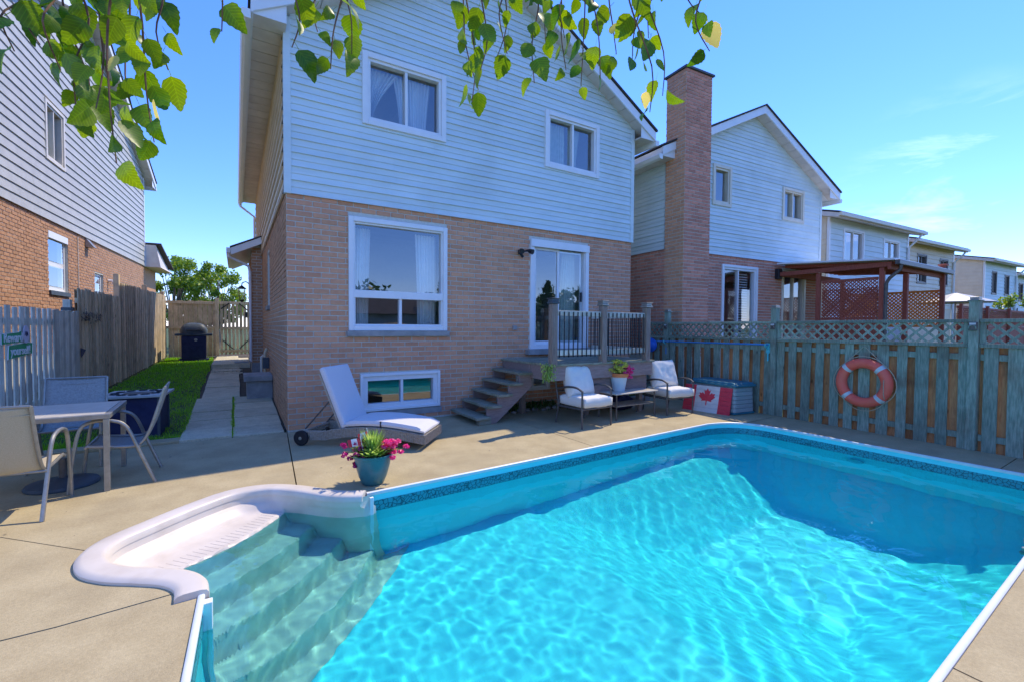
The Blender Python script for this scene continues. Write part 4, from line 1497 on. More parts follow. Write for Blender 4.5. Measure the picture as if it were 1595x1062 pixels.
# ------------------------------------------------------------------ neighbouring houses
def lap_house(name, label, x0, x1, yr, length, eave, wins, upper_mat, brick_mat=None, brick_top=2.6, ang=-TH, side_mat=None, rise=1.5, ov=0.45, detail=True):
    """house whose eave faces us: ridge parallel to the rear wall"""
    fr = Fr(x0, yr, ang)
    W = (x1 - x0) / math.cos(ang)
    h_ = thing(name, label, 'house', tuple(fr.P(W / 2, -length / 2, 0)))
    ops = [w[:4] for w in wins]
    up = wall_slab(fr, 0, W, brick_top, eave, ops, h_, upper_mat, 'rear_wall')
    siding(fr, 0.08, W - 0.08, brick_top, eave - 0.02, ops, up, upper_mat, panel=0.2, laps=1, single=False)
    for a in (-0.02, W - 0.09):
        mb = MB(); fr.box(mb, a, a + 0.11, -0.05, 0.03, brick_top, eave); mb.build('corner_trim', M_TRIM, up)
    lo = MB(); fr.box(lo, 0.0, W, -0.2, -0.004, -0.1, brick_top - 0.002)
    low = lo.build('lower_wall', M_MORTAR if brick_mat else upper_mat, h_)
    if brick_mat: bricks(fr, 0, W, 1.2, brick_top - 0.01, [], low, brick_mat, L=0.24, H=0.085)
    fl_ = Fr(*fr.P(0, -length, 0)[:2], ang - math.pi / 2)
    sm = side_mat or upper_mat
    s1 = wall_slab(fl_, 0, length, brick_top, eave, [], h_, sm, 'side_wall')
    siding(fl_, 0, length - 0.08, brick_top, eave + 0.0, [], s1, sm, panel=0.2, laps=1, single=False)
    sl = MB(); fl_.box(sl, 0, length, -0.2, -0.004, -0.1, brick_top - 0.002)
    slo = sl.build('lower_side_wall', M_MORTAR if brick_mat else sm, h_)
    if brick_mat: bricks(fl_, 0, length, 1.2, brick_top - 0.01, [], slo, brick_mat, L=0.24, H=0.085)
    # gable triangle on the side wall
    mb = MB()
    mb.prism([fl_.P(-0.0, 0.0, eave), fl_.P(length, 0.0, eave), fl_.P(length / 2, 0.0, eave + rise)], -fl_.N * 0.2)
    mb.build('gable_wall', sm, h_)
    mb = MB(); fr.box(mb, W - 0.2, W, -length, -0.21, -0.1, eave); mb.build('far_side_wall', sm, h_)
    mb = MB(); fr.box(mb, 0.2, W - 0.2, -length, -length + 0.2, -0.1, eave); mb.build('front_wall', sm, h_)
    # roof
    m_ = rise / (length / 2)
    rf = MB()
    for s_ in (0, 1):
        D = (lambda d: d) if s_ == 0 else (lambda d: -length - d)
        rf.prism([fr.P(-0.3, D(ov + 0.03), eave - m_ * ov + 0.16), fr.P(-0.3, D(-length / 2), eave + rise + 0.20), fr.P(-0.3, D(-length / 2), eave + rise + 0.25), fr.P(-0.3, D(ov + 0.03), eave - m_ * ov + 0.21)], fr.U * (W + 0.6))
    roof_ = rf.build('roof', M_SHINGLE, h_)
    for s_ in (0, 1):
        D = (lambda d: d) if s_ == 0 else (lambda d: -length - d)
        mb = MB(); mb.prism([fr.P(-0.28, D(ov), eave - m_ * ov + 0.0), fr.P(-0.28, D(-length / 2), eave + rise + 0.04), fr.P(-0.28, D(-length / 2), eave + rise + 0.19), fr.P(-0.28, D(ov), eave - m_ * ov + 0.155)], fr.U * (W + 0.56))
        mb.build('soffit', M_SOFFIT, roof_)
    mb = MB(); fr.box(mb, -0.3, W + 0.3, ov + 0.005, ov + 0.11, eave - m_ * ov + 0.04, eave - m_ * ov + 0.16); mb.build('gutter', M_TRIM_CREAM, roof_, bevel=0.01)
    mb = MB(); mb.tube([fr.P(W - 0.1, ov + .05, eave - .1), fr.P(W - 0.1, ov - .05, eave - .25), fr.P(W - 0.1, 0.07, eave - .6), fr.P(W - 0.1, 0.07, 0.2)], .045, 8); mb.build('downspout', M_TRIM, h_, smooth=True)
    mb = MB(); mb.tube([fr.P(W * .35, -length * .4, eave + rise * .7), fr.P(W * .35, -length * .4, eave + rise + .65)], .07, 8); mb.build('vent_pipe', M_METAL_DK, roof_, smooth=True)
    for w in wins:
        wd = window(h_, fr, *w[:4], w=0.08, sash=0.04, vbars=((w[0] + w[1]) / 2,), proud=0.04, trim=w[4] if len(w) > 4 else M_TRIM)
        u0, u1, z0, z1 = w[:4]
        curtain(fr, wd, u0 + .12, (u0 + u1) / 2 - .02, u0 + .12, (u0 + u1) / 2 - .05, z0 + .12, z1 - .1, -0.25, M_CURTAIN_SAGE, 5)
    return h_, fr


lap_house('neighbour_house', 'pale blue grey sided house with two windows behind the pergola', 18.13, 24.2, 7.95, 9.0, 5.58,
          [(0.95, 2.45, 3.95, 5.30), (3.95, 5.3, 3.9, 5.2)], M_SIDING, side_mat=M_SIDING_CREAM, rise=1.3)
lap_house('neighbour_house', 'cream sided house with dark framed windows right of the pergola roof', 26.2, 31.4, 8.3, 9.0, 5.6,
          [(1.1, 2.1, 3.75, 5.15, M_METAL_DK), (3.55, 4.5, 3.75, 5.1, M_METAL_DK)], M_SIDING_CREAM, rise=1.3)
lap_house('neighbour_house', 'tan sided house on a low brick base with a bare side wall', 37.25, 42.4, 8.15, 11.0, 5.6,
          [(1.1, 1.9, 3.7, 5.1, M_METAL_DK), (3.2, 4.0, 3.7, 5.0, M_METAL_DK)], M_SIDING, M_BRICK_ORANGE, 2.6, side_mat=M_SIDING_CREAM, rise=1.3)
lap_house('neighbour_house', 'farthest pale sided house at the right edge of the row', 45.2, 51.0, 8.6, 9.0, 5.4,
          [(1.5, 2.4, 3.6, 4.9, M_METAL_DK)], M_SIDING, rise=1.3)

# house with the tall chimney
nb = thing('chimney_house', 'white sided house with a tall brick chimney over the fence', 'house', (12, 11, 0))
A1 = -0.062
NF = Fr(8.93, 7.43, A1)
NW, NL = 6.50, 9.0
NB_UP1 = (1.55, 2.28, 4.75, 5.80)
NB_UP2 = (4.52, 5.58, 4.70, 5.65)
NB_D1 = (2.00, 3.50, 1.2, 3.26)
NB_D2 = (4.62, 5.80, 1.2, 3.30)
NGZ, NGM = 5.80, 0.47
NG = [(-NGM, 1, NGZ), (NGM, 1, NGZ + NGM * NW)]
nlow = wall_slab(NF, 0, NW, -0.1, SZ, [NB_D1, NB_D2], nb, M_MORTAR, 'rear_wall')
bricks(NF, 0, NW, 1.2, SZ - 0.01, [NB_D1, NB_D2], nlow, M_BRICK_PINK, H=0.08)
nup = wall_slab(NF, 0, NW, SZ + .001, NGZ + NGM * NW / 2, [NB_UP1, NB_UP2], nb, M_SIDING, 'upper_wall', NG, d=0.02)
siding(NF, 0.05, NW - 0.05, SZ - 0.02, NGZ + NGM * NW / 2, [NB_UP1, NB_UP2], nup, M_SIDING, NG, panel=0.2, laps=2, d=0.02)
mb = MB(); NF.box(mb, NW - 0.06, NW + 0.03, -0.06, 0.052, SZ - .025, NGZ - 0.02); mb.build('corner_trim', M_SIDING, nup)
NS = Fr(*NF.P(0, -NL, 0)[:2], A1 - math.pi / 2)
ns1 = wall_slab(NS, 0, NL, -0.1, SZ, [], nb, M_MORTAR, 'side_wall')
bricks(NS, NL - 2.4, NL, 1.0, SZ - 0.01, [], ns1, M_BRICK_PINK)
ns2 = wall_slab(NS, 0, NL, SZ + 0.001, NGZ + 0.05, [], nb, M_SIDING, 'upper_side_wall', d=0.02)
siding(NS, 0, NL - 0.05, SZ - 0.02, NGZ - 0.24, [], ns2, M_SIDING, d=0.02)
mb = MB(); NF.box(mb, NW - 0.2, NW - 0.003, -NL, -0.205, -0.1, NGZ + 0.05); mb.build('far_side_wall', M_SIDING, nb)
mb = MB(); NF.box(mb, 0.2, NW - 0.2, -NL, -NL + 0.2, -0.1, NGZ + 0.05); mb.build('front_wall', M_SIDING, nb)
mb = MB(); NF.box(mb, 0.2, NW - 0.2, -3.6, -3.5, 0, NGZ); mb.build('partition', M_ROOM, nb)
gable_roof(nb, NF, NW, NGZ, NGM, 0.50, 0.32, NL, panels=False)
for i in range(12):
    mb = MB(); NF.box(mb, -0.47, 0.0, 0.28 - (i + 1) * 0.31 + .012, 0.28 - i * 0.31, NGZ - 0.26, NGZ - 0.24); mb.build('soffit_panel', M_SOFFIT, nb)
wd = window(nb, NF, *NB_UP1, w=0.08, sash=0.05, proud=0.07, trim=M_TRIM_CREAM)
wd = window(nb, NF, *NB_UP2, w=0.08, sash=0.04, vbars=(5.05,), proud=0.07, trim=M_TRIM_CREAM)
curtain(NF, wd, 4.66, 5.02, 4.66, 5.02, 4.8, 5.55, -0.2, M_CURTAIN_SAGE, 5)
wd = window(nb, NF, *NB_D1, w=0.07, sash=0.06, vbars=(2.70,), proud=0.04, name='patio_door')
for k in range(26):        # venetian blind slats
    mb = MB(); NF.box(mb, 2.80, 3.34, -0.22, -0.18, 1.3 + k * 0.07, 1.305 + k * 0.07 + 0.02); mb.build('blind_slat', M_CURTAIN, wd)
wd = window(nb, NF, *NB_D2, w=0.08, sash=0.05, vbars=(5.22,), proud=0.04, trim=M_TRIM_CREAM, name='patio_door')
curtain(NF, wd, 4.8, 5.2, 4.8, 5.15, 1.3, 3.15, -0.3, M_CURTAIN, 5)
mb = MB(); NF.box(mb, 4.28, 4.45, 0.012, 0.14, 2.98, 3.28); mb.build('porch_lamp', M_BLACK, nb, bevel=0.02)
# chimney
CF0 = Fr(8.82, 6.86, A1)
CW, CD, CT = 0.86, 0.57, 7.50
ch = MB(); CF0.box(ch, 0.0, CW, -CD, 0.0, -0.1, CT); chim = ch.build('chimney', M_MORTAR, nb)
bricks(CF0, 0.0, CW, 0.9, CT, [], chim, M_BRICK_PINK)
CS = Fr(*CF0.P(0, -CD, 0)[:2], A1 - math.pi / 2)
bricks(CS, 0.0, CD, 0.9, CT, [], chim, M_BRICK)
mb = MB(); CF0.box(mb, -0.05, CW + 0.05, -CD - 0.05, 0.05, CT + 0.002, CT + 0.05); mb.build('chimney_cap', M_SLATE, chim, bevel=0.006)
mb = MB(); CF0.box(mb, 0.15, 0.45, -0.42, -0.14, CT + 0.052, CT + 0.20); mb.build('flue', M_BRICK_PINK, chim, bevel=0.01)

# left neighbour: gable end faces us, orange brick under pale grey siding
lb = thing('gable_house', 'orange brick house with grey siding rising above the left fence', 'house', (-6.5, 17, 0))
LA = math.pi / 2 - TH
LXP = -4.5
LY0, LY1 = 11.0, 23.65
LF = Fr(lot(LXP, LY0), LY0, LA)
LW = (LY1 - LY0) / math.cos(TH)
LSZ = 3.99
lw1 = (14.42 - LY0, 15.52 - LY0, 5.35, 6.72)
lb1 = (14.55 - LY0, 15.70 - LY0, 2.36, 3.74)
lb2 = (17.67 - LY0, 18.45 - LY0, 2.10, 3.08)
LGZ, LGM = 7.55, 0.41
LG = [(-LGM, 1, LGZ), (LGM, 1, LGZ + LGM * LW)]
l1 = wall_slab(LF, 0, LW, -0.1, LSZ, [lb1, lb2], lb, M_MORTAR, 'side_wall')
bricks(LF, 0, LW, 0.9, LSZ - 0.01, [lb1, lb2], l1, M_BRICK_ORANGE)
l2 = wall_slab(LF, 0, LW, LSZ + .001, LGZ + LGM * LW / 2, [lw1], lb, M_SIDING_GREY, 'upper_wall', LG, d=0.02)
siding(LF, 0.0, LW - 0.06, LSZ - 0.02, LGZ + LGM * LW / 2, [lw1], l2, M_SIDING_GREY, LG, panel=0.2, laps=1, d=0.02)
mb = MB(); LF.box(mb, LW - 0.07, LW + 0.02, -0.05, 0.05, LSZ - .03, LGZ - 0.02); mb.build('corner_trim', M_TRIM, l2)
mb = MB(); LF.box(mb, 0.2, LW, -8.0, -7.8, -0.1, LGZ); mb.build('far_side_wall', M_SIDING_GREY, lb)
mb = MB(); LF.box(mb, 0.0, 0.2, -8.0, -0.21, -0.1, LGZ); mb.build('rear_wall', M_SIDING_GREY, lb)
mb = MB(); LF.box(mb, LW - 0.2, LW - 0.003, -7.8, -0.21, -0.1, LGZ); mb.build('front_wall', M_SIDING_GREY, lb)
gable_roof(lb, LF, LW, LGZ, LGM, 0.55, 0.35, 8.0, panels=False, box_drop=0.30)
wd = window(lb, LF, *lw1, w=0.075, sash=0.045, vbars=(lw1[0] + .55,), proud=0.06, trim=M_TRIM_CREAM)
curtain(LF, wd, lw1[0] + .1, lw1[0] + .5, lw1[0] + .1, lw1[0] + .5, 5.45, 6.6, -.2, M_CURTAIN, 5)
wd = window(lb, LF, *lb1, w=0.06, sash=0.05, hbar=3.0, proud=-0.05, d_back=-0.18)
mb = MB(); LF.box(mb, lb1[0] - .02, lb1[1] + .02, -0.06, 0.05, lb1[2] - 0.11, lb1[2] - .003); mb.build('sill', M_SLATE, wd, bevel=0.006)
mb = MB(); LF.box(mb, lb1[0] - .0, lb1[1] + .0, -0.05, 0.016, lb1[3] - 0.16, lb1[3] - .003); mb.build('lintel', M_TRIM, wd)
wd = window(lb, LF, *lb2, w=0.06, sash=0.05, proud=-0.05, d_back=-0.18)
u_ = 17.05 - LY0
mb = MB()
mb.prism([LF.P(u_ - .12, 0.012, 3.98), LF.P(u_ - .12, 0.20, 3.72), LF.P(u_ - .12, 0.012, 3.72)], LF.U * 0.26)
mb.build('vent_hood', M_METAL, lb)
mb = MB(); mb.tube([LF.P(18.9 - LY0, 0.01, 2.95), LF.P(18.9 - LY0, 0.12, 2.95), LF.P(18.9 - LY0, 0.16, 2.85)], 0.05, 8); mb.build('dryer_vent', M_TRIM, lb, smooth=True)
mb = MB(); mb.tube([LF.P(16.35 - LY0, 0.02, 0.9), LF.P(16.35 - LY0, 0.02, 3.9)], 0.012, 6); mb.build('cable', M_TRIM_CREAM, lb)
# lower front roof of that house
mb = MB()
mb.prism([LF.P(LW, 0.55, 3.95), LF.P(LW + 2.6, 0.55, 3.95), LF.P(LW + 2.6, 0.40, 4.12), LF.P(LW, 0.40, 4.85)], -LF.N * 5.0)
lr = mb.build('porch_roof', M_SOFFIT, lb)
mb = MB(); mb.prism([LF.P(LW, 0.58, 4.86), LF.P(LW + 2.7, 0.58, 4.13), LF.P(LW + 2.7, 0.58, 4.19), LF.P(LW, 0.58, 4.94)], -LF.N * 5.0); mb.build('shingles', M_SHINGLE, lr)
mb = MB(); LF.box(mb, LW + 0.01, LW + 2.1, -4.5, 0.0, -0.1, 3.94); mb.build('porch_wall', M_BRICK_ORANGE, lb)

# ------------------------------------------------------------------ right fence: board on board, lattice above
rf = thing('board_fence', 'weathered green wooden fence with lattice top beside the pool', 'fence', (8.3, 2.0, 0))
RF = Fr(*(lot(8.09, 7.6), 7.6), -math.pi / 2 - TH + 0.0)
# u runs towards the camera from the house end; d points to the pool
RF.U = Vector((-math.sin(TH), -math.cos(TH), 0)); RF.N = Vector((-math.cos(TH), math.sin(TH), 0))
RLEN = 9.6
rg = random.Random(5)
u = 0.0
k = 0
while u < RLEN:
    w = rg.uniform(0.118, 0.152)
    mb = MB(); RF.box(mb, u, u + w, 0.0, 0.018, -0.06 + rg.uniform(0, .02), 1.335)
    tl, cup = rg.gauss(0, .006), rg.gauss(0, .004)
    mb.v = [tuple(Vector(p) + RF.U * tl * (p[2] - .6) + RF.N * cup * (p[2] - .6) ** 2) for p in mb.v]
    mb.build('board', M_WOOD_GREEN, rf, bevel=0.003)
    mb = MB(); RF.box(mb, u + w - 0.03, u + w + 0.125, -0.062, -0.044, -0.10, 1.335); mb.build('back_board', M_WOOD_ORANGE, rf, bevel=0.003)
    u += w + rg.uniform(0.072, 0.10)
pu = [0.62, 3.12, 5.75, 8.4]
for a in pu:
    mb = MB(); RF.box(mb, a - .05, a + .05, -0.022 - 0.03, 0.065, 0.0, 1.93); pst = mb.build('post', M_WOOD_GREEN, rf, bevel=0.006)
    mb = MB()
    RF.box(mb, a - .062, a + .062, -0.066, 0.079, 1.932, 1.95)
    RF.box(mb, a - .045, a + .045, -0.045, 0.058, 1.951, 1.985)
    mb.build('post_cap', M_METAL, pst, bevel=0.006)
    mb = MB(); RF.box(mb, a - .045, a + .045, 0.066, 0.085, 1.55, 1.66); pl = mb.build('solar_light', M_METAL_DK, pst, bevel=0.01)
    mb = MB(); mb.tube([RF.P(a - .032, 0.09, 1.575), RF.P(a - .032, 0.10, 1.605), RF.P(a, 0.105, 1.62), RF.P(a + .032, 0.10, 1.605), RF.P(a + .032, 0.09, 1.575)], 0.007, 6); mb.build('scroll', M_METAL, pst)
    mb = MB(); RF.box(mb, a - .03, a + .03, 0.086, 0.096, 1.625, 1.65); mb.build('lens', M_BAND, pst)
edges = [0.0] + pu + [RLEN]
for i in range(len(edges) - 1):
    a, b_ = edges[i] + (0.055 if i else 0), edges[i + 1] - 0.055
    for z0, z1, d0, d1, nm, mt in ((1.655, 1.70, -0.04, 0.05, 'top_rail', M_WOOD_GREEN), (1.337, 1.385, -0.04, 0.05, 'middle_rail', M_WOOD_GREEN),
                                   (0.13, 0.21, -0.042, -0.002, 'bottom_rail', M_WOOD_GREEN), (1.17, 1.25, -0.042, -0.002, 'upper_rail', M_WOOD_GREEN)):
        mb = MB(); RF.box(mb, a, b_, d0, d1, z0, z1); mb.build(nm, mt, rf, bevel=0.004)
    for a2 in (a, b_ - 0.05):
        mb = MB(); RF.box(mb, a2, a2 + .05, -0.012, 0.028, 1.386, 1.654); mb.build('lattice_frame', M_WOOD_GREEN, rf)
    mb = MB()
    z0, z1 = 1.386, 1.654
    H_ = z1 - z0
    for s_ in (0, 1):
        t_ = a + 0.05 - H_
        while t_ < b_ - 0.05:
            p = [(t_, z0), (t_ + 0.044, z0), (t_ + 0.044 + H_, z1), (t_ + H_, z1)] if s_ == 0 else [(t_ + H_, z0), (t_ + H_ + .044, z0), (t_ + .044, z1), (t_, z1)]
            p = clip(clip(p, 1, 0, b_ - 0.05), -1, 0, -(a + 0.05))
            if len(p) >= 3:
                dd = 0.004 if s_ == 0 else 0.012
                mb.prism([RF.P(uu, dd, zz) for uu, zz in p], RF.N * 0.0075)
            t_ += 0.145
    mb.build('lattice', M_WOOD_GREEN, rf, kind='stuff')

# ------------------------------------------------------------------ left fences
gf = thing('picket_fence', 'blue grey weathered board fence behind the dining set', 'fence', (-2.65, 8, 0))
GF = Fr(lot(-3.06, 3.0), 3.0, math.pi / 2 - TH)     # u runs away from the camera, d towards the lawn
def left_boards(parent, y0, y1, zt, material, w0=0.135, gap=0.055, backs=True):
    u = y0 - 3.0
    while u < y1 - 3.0:
        w = rg.uniform(w0 - .012, w0 + .008)
        zb = zg(u + 3.0)
        mb = MB(); GF.box(mb, u, u + w, 0.0, 0.02, zb + 0.03, zt + rg.uniform(-.02, .015))
        tl = rg.gauss(0, .007)
        mb.v = [tuple(Vector(p) + GF.U * tl * (p[2] - 1.0)) for p in mb.v]
        mb.build('board', material, parent, bevel=0.003)
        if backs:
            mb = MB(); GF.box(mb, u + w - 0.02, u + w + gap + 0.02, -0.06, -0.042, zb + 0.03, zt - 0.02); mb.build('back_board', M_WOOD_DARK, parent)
        u += w + gap
left_boards(gf, 4.6, 10.1, 1.80, M_WOOD_GREY, 0.115, 0.075, backs=False)
left_boards(gf, 10.1, 11.0, 1.79, M_WOOD_GREY, 0.11, 0.012, backs=False)
for z in (0.35, 1.55):
    mb = MB(); GF.box(mb, 1.5, 8.0, -0.042, -0.001, z, z + 0.09); mb.build('rail', M_WOOD_GREY, gf)
for yv in (5.4, 7.9, 10.95):
    mb = MB(); GF.box(mb, yv - 3.05, yv - 2.95, -0.143, -0.043, 0, 2.0 if yv > 10 else 1.8); pst = mb.build('post', M_WOOD_GREY, gf)
    mb = MB(); GF.box(mb, yv - 3.07, yv - 2.93, -0.163, -0.02, 1.801 if yv < 10 else 1.80, 1.86); mb.build('post_cap', M_SLATE, gf)
bf = thing('privacy_fence', 'tall brown board fence running along the grass strip', 'fence', (-2.3, 15, 0.3))
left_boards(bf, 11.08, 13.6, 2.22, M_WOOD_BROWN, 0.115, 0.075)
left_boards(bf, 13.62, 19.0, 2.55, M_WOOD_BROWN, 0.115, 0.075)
for yv, zt in ((13.6, 2.72), (16.2, 2.68), (18.6, 2.66)):
    mb = MB(); GF.box(mb, yv - 3.06, yv - 2.95, -0.07, 0.03, zg(yv), zt); mb.build('post', M_WOOD_BROWN, bf, bevel=0.005)
for y0, y1, z in ((11.1, 13.5, 0.6), (11.1, 13.5, 1.95), (13.7, 18.9, 0.75), (13.7, 18.9, 2.25)):
    mb = MB(); GF.box(mb, y0 - 3, y1 - 3, -0.041, -0.001, z, z + .09); mb.build('rail', M_WOOD_BROWN, bf)
# rear fence and gate at the end of the side yard
kf = thing('end_fence', 'short brown fence section behind the barbecue', 'fence', (-1.3, 19, 0.5))
x = lot(-3.0, 19)
while x < -0.62:
    mb = MB(); mb.box(x, x + 0.13, 18.98, 19.0, 0.5, 2.40 + rg.uniform(-.01, .01)); mb.build('board', M_WOOD_BROWN, kf, bevel=0.003)
    x += 0.138
for z in (1.45, 2.3):
    mb = MB(); mb.box(-2.0, -0.58, 18.93, 18.979, z, z + .09); mb.build('rail', M_WOOD_BROWN, kf)
mb = MB(); mb.box(-0.62, -0.51, 18.90, 19.02, 0.45, 2.52); mb.build('post', M_WOOD_BROWN, kf, bevel=0.005)
gt = thing('garden_gate', 'brown wooden gate with open slots near its foot', 'gate', (-0.05, 19, 0.5))
x = -0.48
while x < 0.40:
    mb = MB(); mb.box(x, x + 0.085, 18.98, 19.0, 1.26, 2.42); mb.build('board', M_WOOD_BROWN, gt, bevel=0.003)
    mb = MB(); mb.box(x + .015, x + 0.085, 18.98, 19.0, 0.55, 1.26); mb.build('picket', M_WOOD_BROWN, gt, bevel=0.003)
    x += 0.118
for z in (0.62, 1.42, 2.32):
    mb = MB(); mb.box(-0.49, 0.42, 18.94, 18.979, z, z + .10); mb.build('rail', M_WOOD_BROWN, gt)
for a, b_, c, d in ((-0.45, 2.15, -0.2, 2.36), (0.1, 2.36, 0.38, 2.1), (-0.4, 1.05, -0.1, 0.75), (0.1, 0.75, 0.38, 1.05)):
    mb = MB(); mb.tube([(a, 18.93, b_), (c, 18.93, d)], 0.02, 6); mb.build('strap_hinge', M_BLACK, gt)
mb = MB(); mb.box(0.28, 0.36, 18.90, 18.94, 1.85, 2.05); mb.build('latch', M_BLACK, gt)

# ------------------------------------------------------------------ pergola beyond the fence
pg = thing('pergola', 'dark red pergola with white roof sheet and lattice screens', 'pergola', (15, 5.8, 0))
for (x, y, zt) in ((13.32, 6.05, 3.05), (13.32, 4.66, 3.05), (14.45, 4.56, 2.988), (16.65, 4.45, 3.32), (16.75, 6.9, 3.1)):
    mb = MB(); mb.box(x - .05, x + .05, y - .05, y + .05, 0, zt); mb.build('post', M_RED, pg, bevel=0.008)
mb = MB(); mb.box(16.56, 16.74, 4.36, 4.54, 3.322, 3.37); mb.build('post_cap', M_RED, pg)
mb = MB(); mb.box(13.24, 13.30, 4.45, 7.05, 3.06, 3.17); mb.build('beam', M_RED, pg)
mb = MB(); mb.box(13.20, 16.72, 4.46, 4.52, 2.99, 3.10); mb.build('beam', M_RED, pg)
mb = MB(); mb.box(13.32, 16.7, 6.95, 7.0, 3.05, 3.20); mb.build('beam', M_RED, pg)
for i in range(12):
    x = 13.45 + i * 0.29
    mb = MB(); mb.prism([(x, 4.42, 3.10), (x, 7.0, 3.30), (x, 7.0, 3.38), (x, 4.42, 3.18)], (0.04, 0, 0)); mb.build('rafter', M_RED, pg)
mb = MB(); mb.prism([(13.12, 4.36, 3.19), (13.12, 7.05, 3.39), (13.12, 7.05, 3.43), (13.12, 4.36, 3.235)], (3.72, 0, 0)); mb.build('roof_sheet', M_WHITE, pg)
mb = MB(); mb.box(13.12, 16.84, 4.26, 4.355, 3.08, 3.19); mb.build('gutter', M_METAL_DK, pg, bevel=0.01)
mb = MB(); mb.tube([(13.3, 4.30, 3.08), (13.3, 4.30, 2.98), (13.27, 4.5, 2.78), (13.27, 4.56, 2.66), (13.27, 4.56, 0.3)], 0.04, 8); mb.build('downspout', M_METAL_DK, pg, smooth=True)


def lattice_panel(parent, P0, U_, w, z0, z1, material, pitch=0.085, sw_=0.036, frame=None):
    mb = MB()
    N_ = Vector((U_.y, -U_.x, 0))
    H_ = z1 - z0
    for s_ in (0, 1):
        t_ = -H_
        while t_ < w:
            p = [(t_, z0), (t_ + sw_, z0), (t_ + sw_ + H_, z1), (t_ + H_, z1)] if s_ == 0 else [(t_ + H_, z0), (t_ + H_ + sw_, z0), (t_ + sw_, z1), (t_, z1)]
            p = clip(clip(p, 1, 0, w), -1, 0, 0)
            if len(p) >= 3: mb.prism([P0 + U_ * a + N_ * (0.008 * s_) + Vector((0, 0, b_)) for a, b_ in p], N_ * 0.007)
            t_ += pitch
    o = mb.build('lattice', material, parent, kind='stuff')
    if frame:
        for (a0, a1, b0, b1) in ((0, w, z1, z1 + .06), (0, w, z0 - .06, z0)):
            q = MB(); q.prism([P0 + U_ * a0 - N_ * .02 + Vector((0, 0, b0)), P0 + U_ * a1 - N_ * .02 + Vector((0, 0, b0)), P0 + U_ * a1 - N_ * .02 + Vector((0, 0, b1)), P0 + U_ * a0 - N_ * .02 + Vector((0, 0, b1))], N_ * 0.055)
            q.build('lattice_rail', frame, parent)
    return o


lattice_panel(pg, Vector((13.32, 4.74, 0)), Vector((0, 1, 0)), 1.23, 1.86, 2.78, M_RED, frame=M_RED)
lattice_panel(pg, Vector((13.345, 4.74, 0)), Vector((0, 1, 0)), 1.23, 1.90, 2.60, M_RED, 0.10)
lattice_panel(pg, Vector((16.78, 4.5, 0)), Vector((0, 1, 0)), 2.4, 1.70, 2.62, M_SUNLIT_LATTICE, 0.10, 0.05, frame=M_SUNLIT_LATTICE)
mb = MB(); mb.box(13.27, 13.37, 4.7, 6.0, 1.0, 1.78); mb.build('screen_base', M_RED, pg)
mb = MB(); mb.box(13.9, 14.15, 4.86, 4.9, 2.25, 2.48)
tag(mb.build('hanging_plaque', M_NAVY, bevel=0.01), 'small dark blue plaque hanging under the pergola', 'plaque')
lf = thing('lattice_fence', 'red lattice fence to the right of the pergola', 'fence', (20, 4.2, 0))
lattice_panel(lf, Vector((16.9, 4.2, 0)), Vector((1, 0, 0)), 12.0, 1.75, 2.17, M_RED, 0.11, 0.05, frame=M_RED)
mb = MB(); mb.box(16.9, 28.9, 4.17, 4.2, 0.0, 1.68); mb.build('panel', M_RED, lf)
for i in range(6):
    mb = MB(); mb.box(16.9 + 2.38 * i, 17.0 + 2.38 * i, 4.1, 4.165, 0, 2.28); mb.build('post', M_RED, lf)
up = thing('parasol', 'pale grey patio parasol top beyond the red lattice fence', 'parasol', (23.9, 6.0, 0))
mb = MB(); mb.lathe([(1.15, 2.62), (1.14, 2.64), (0.6, 2.83), (0.04, 3.0), (0.02, 3.05)], 8, (23.9, 6.0, 0)); mb.build('canopy', M_SIDING_GREY, up)
mb = MB(); mb.tube([(23.9, 6.0, 0), (23.9, 6.0, 2.95)], 0.025, 8); mb.build('pole', M_METAL, up)

# ------------------------------------------------------------------ trees


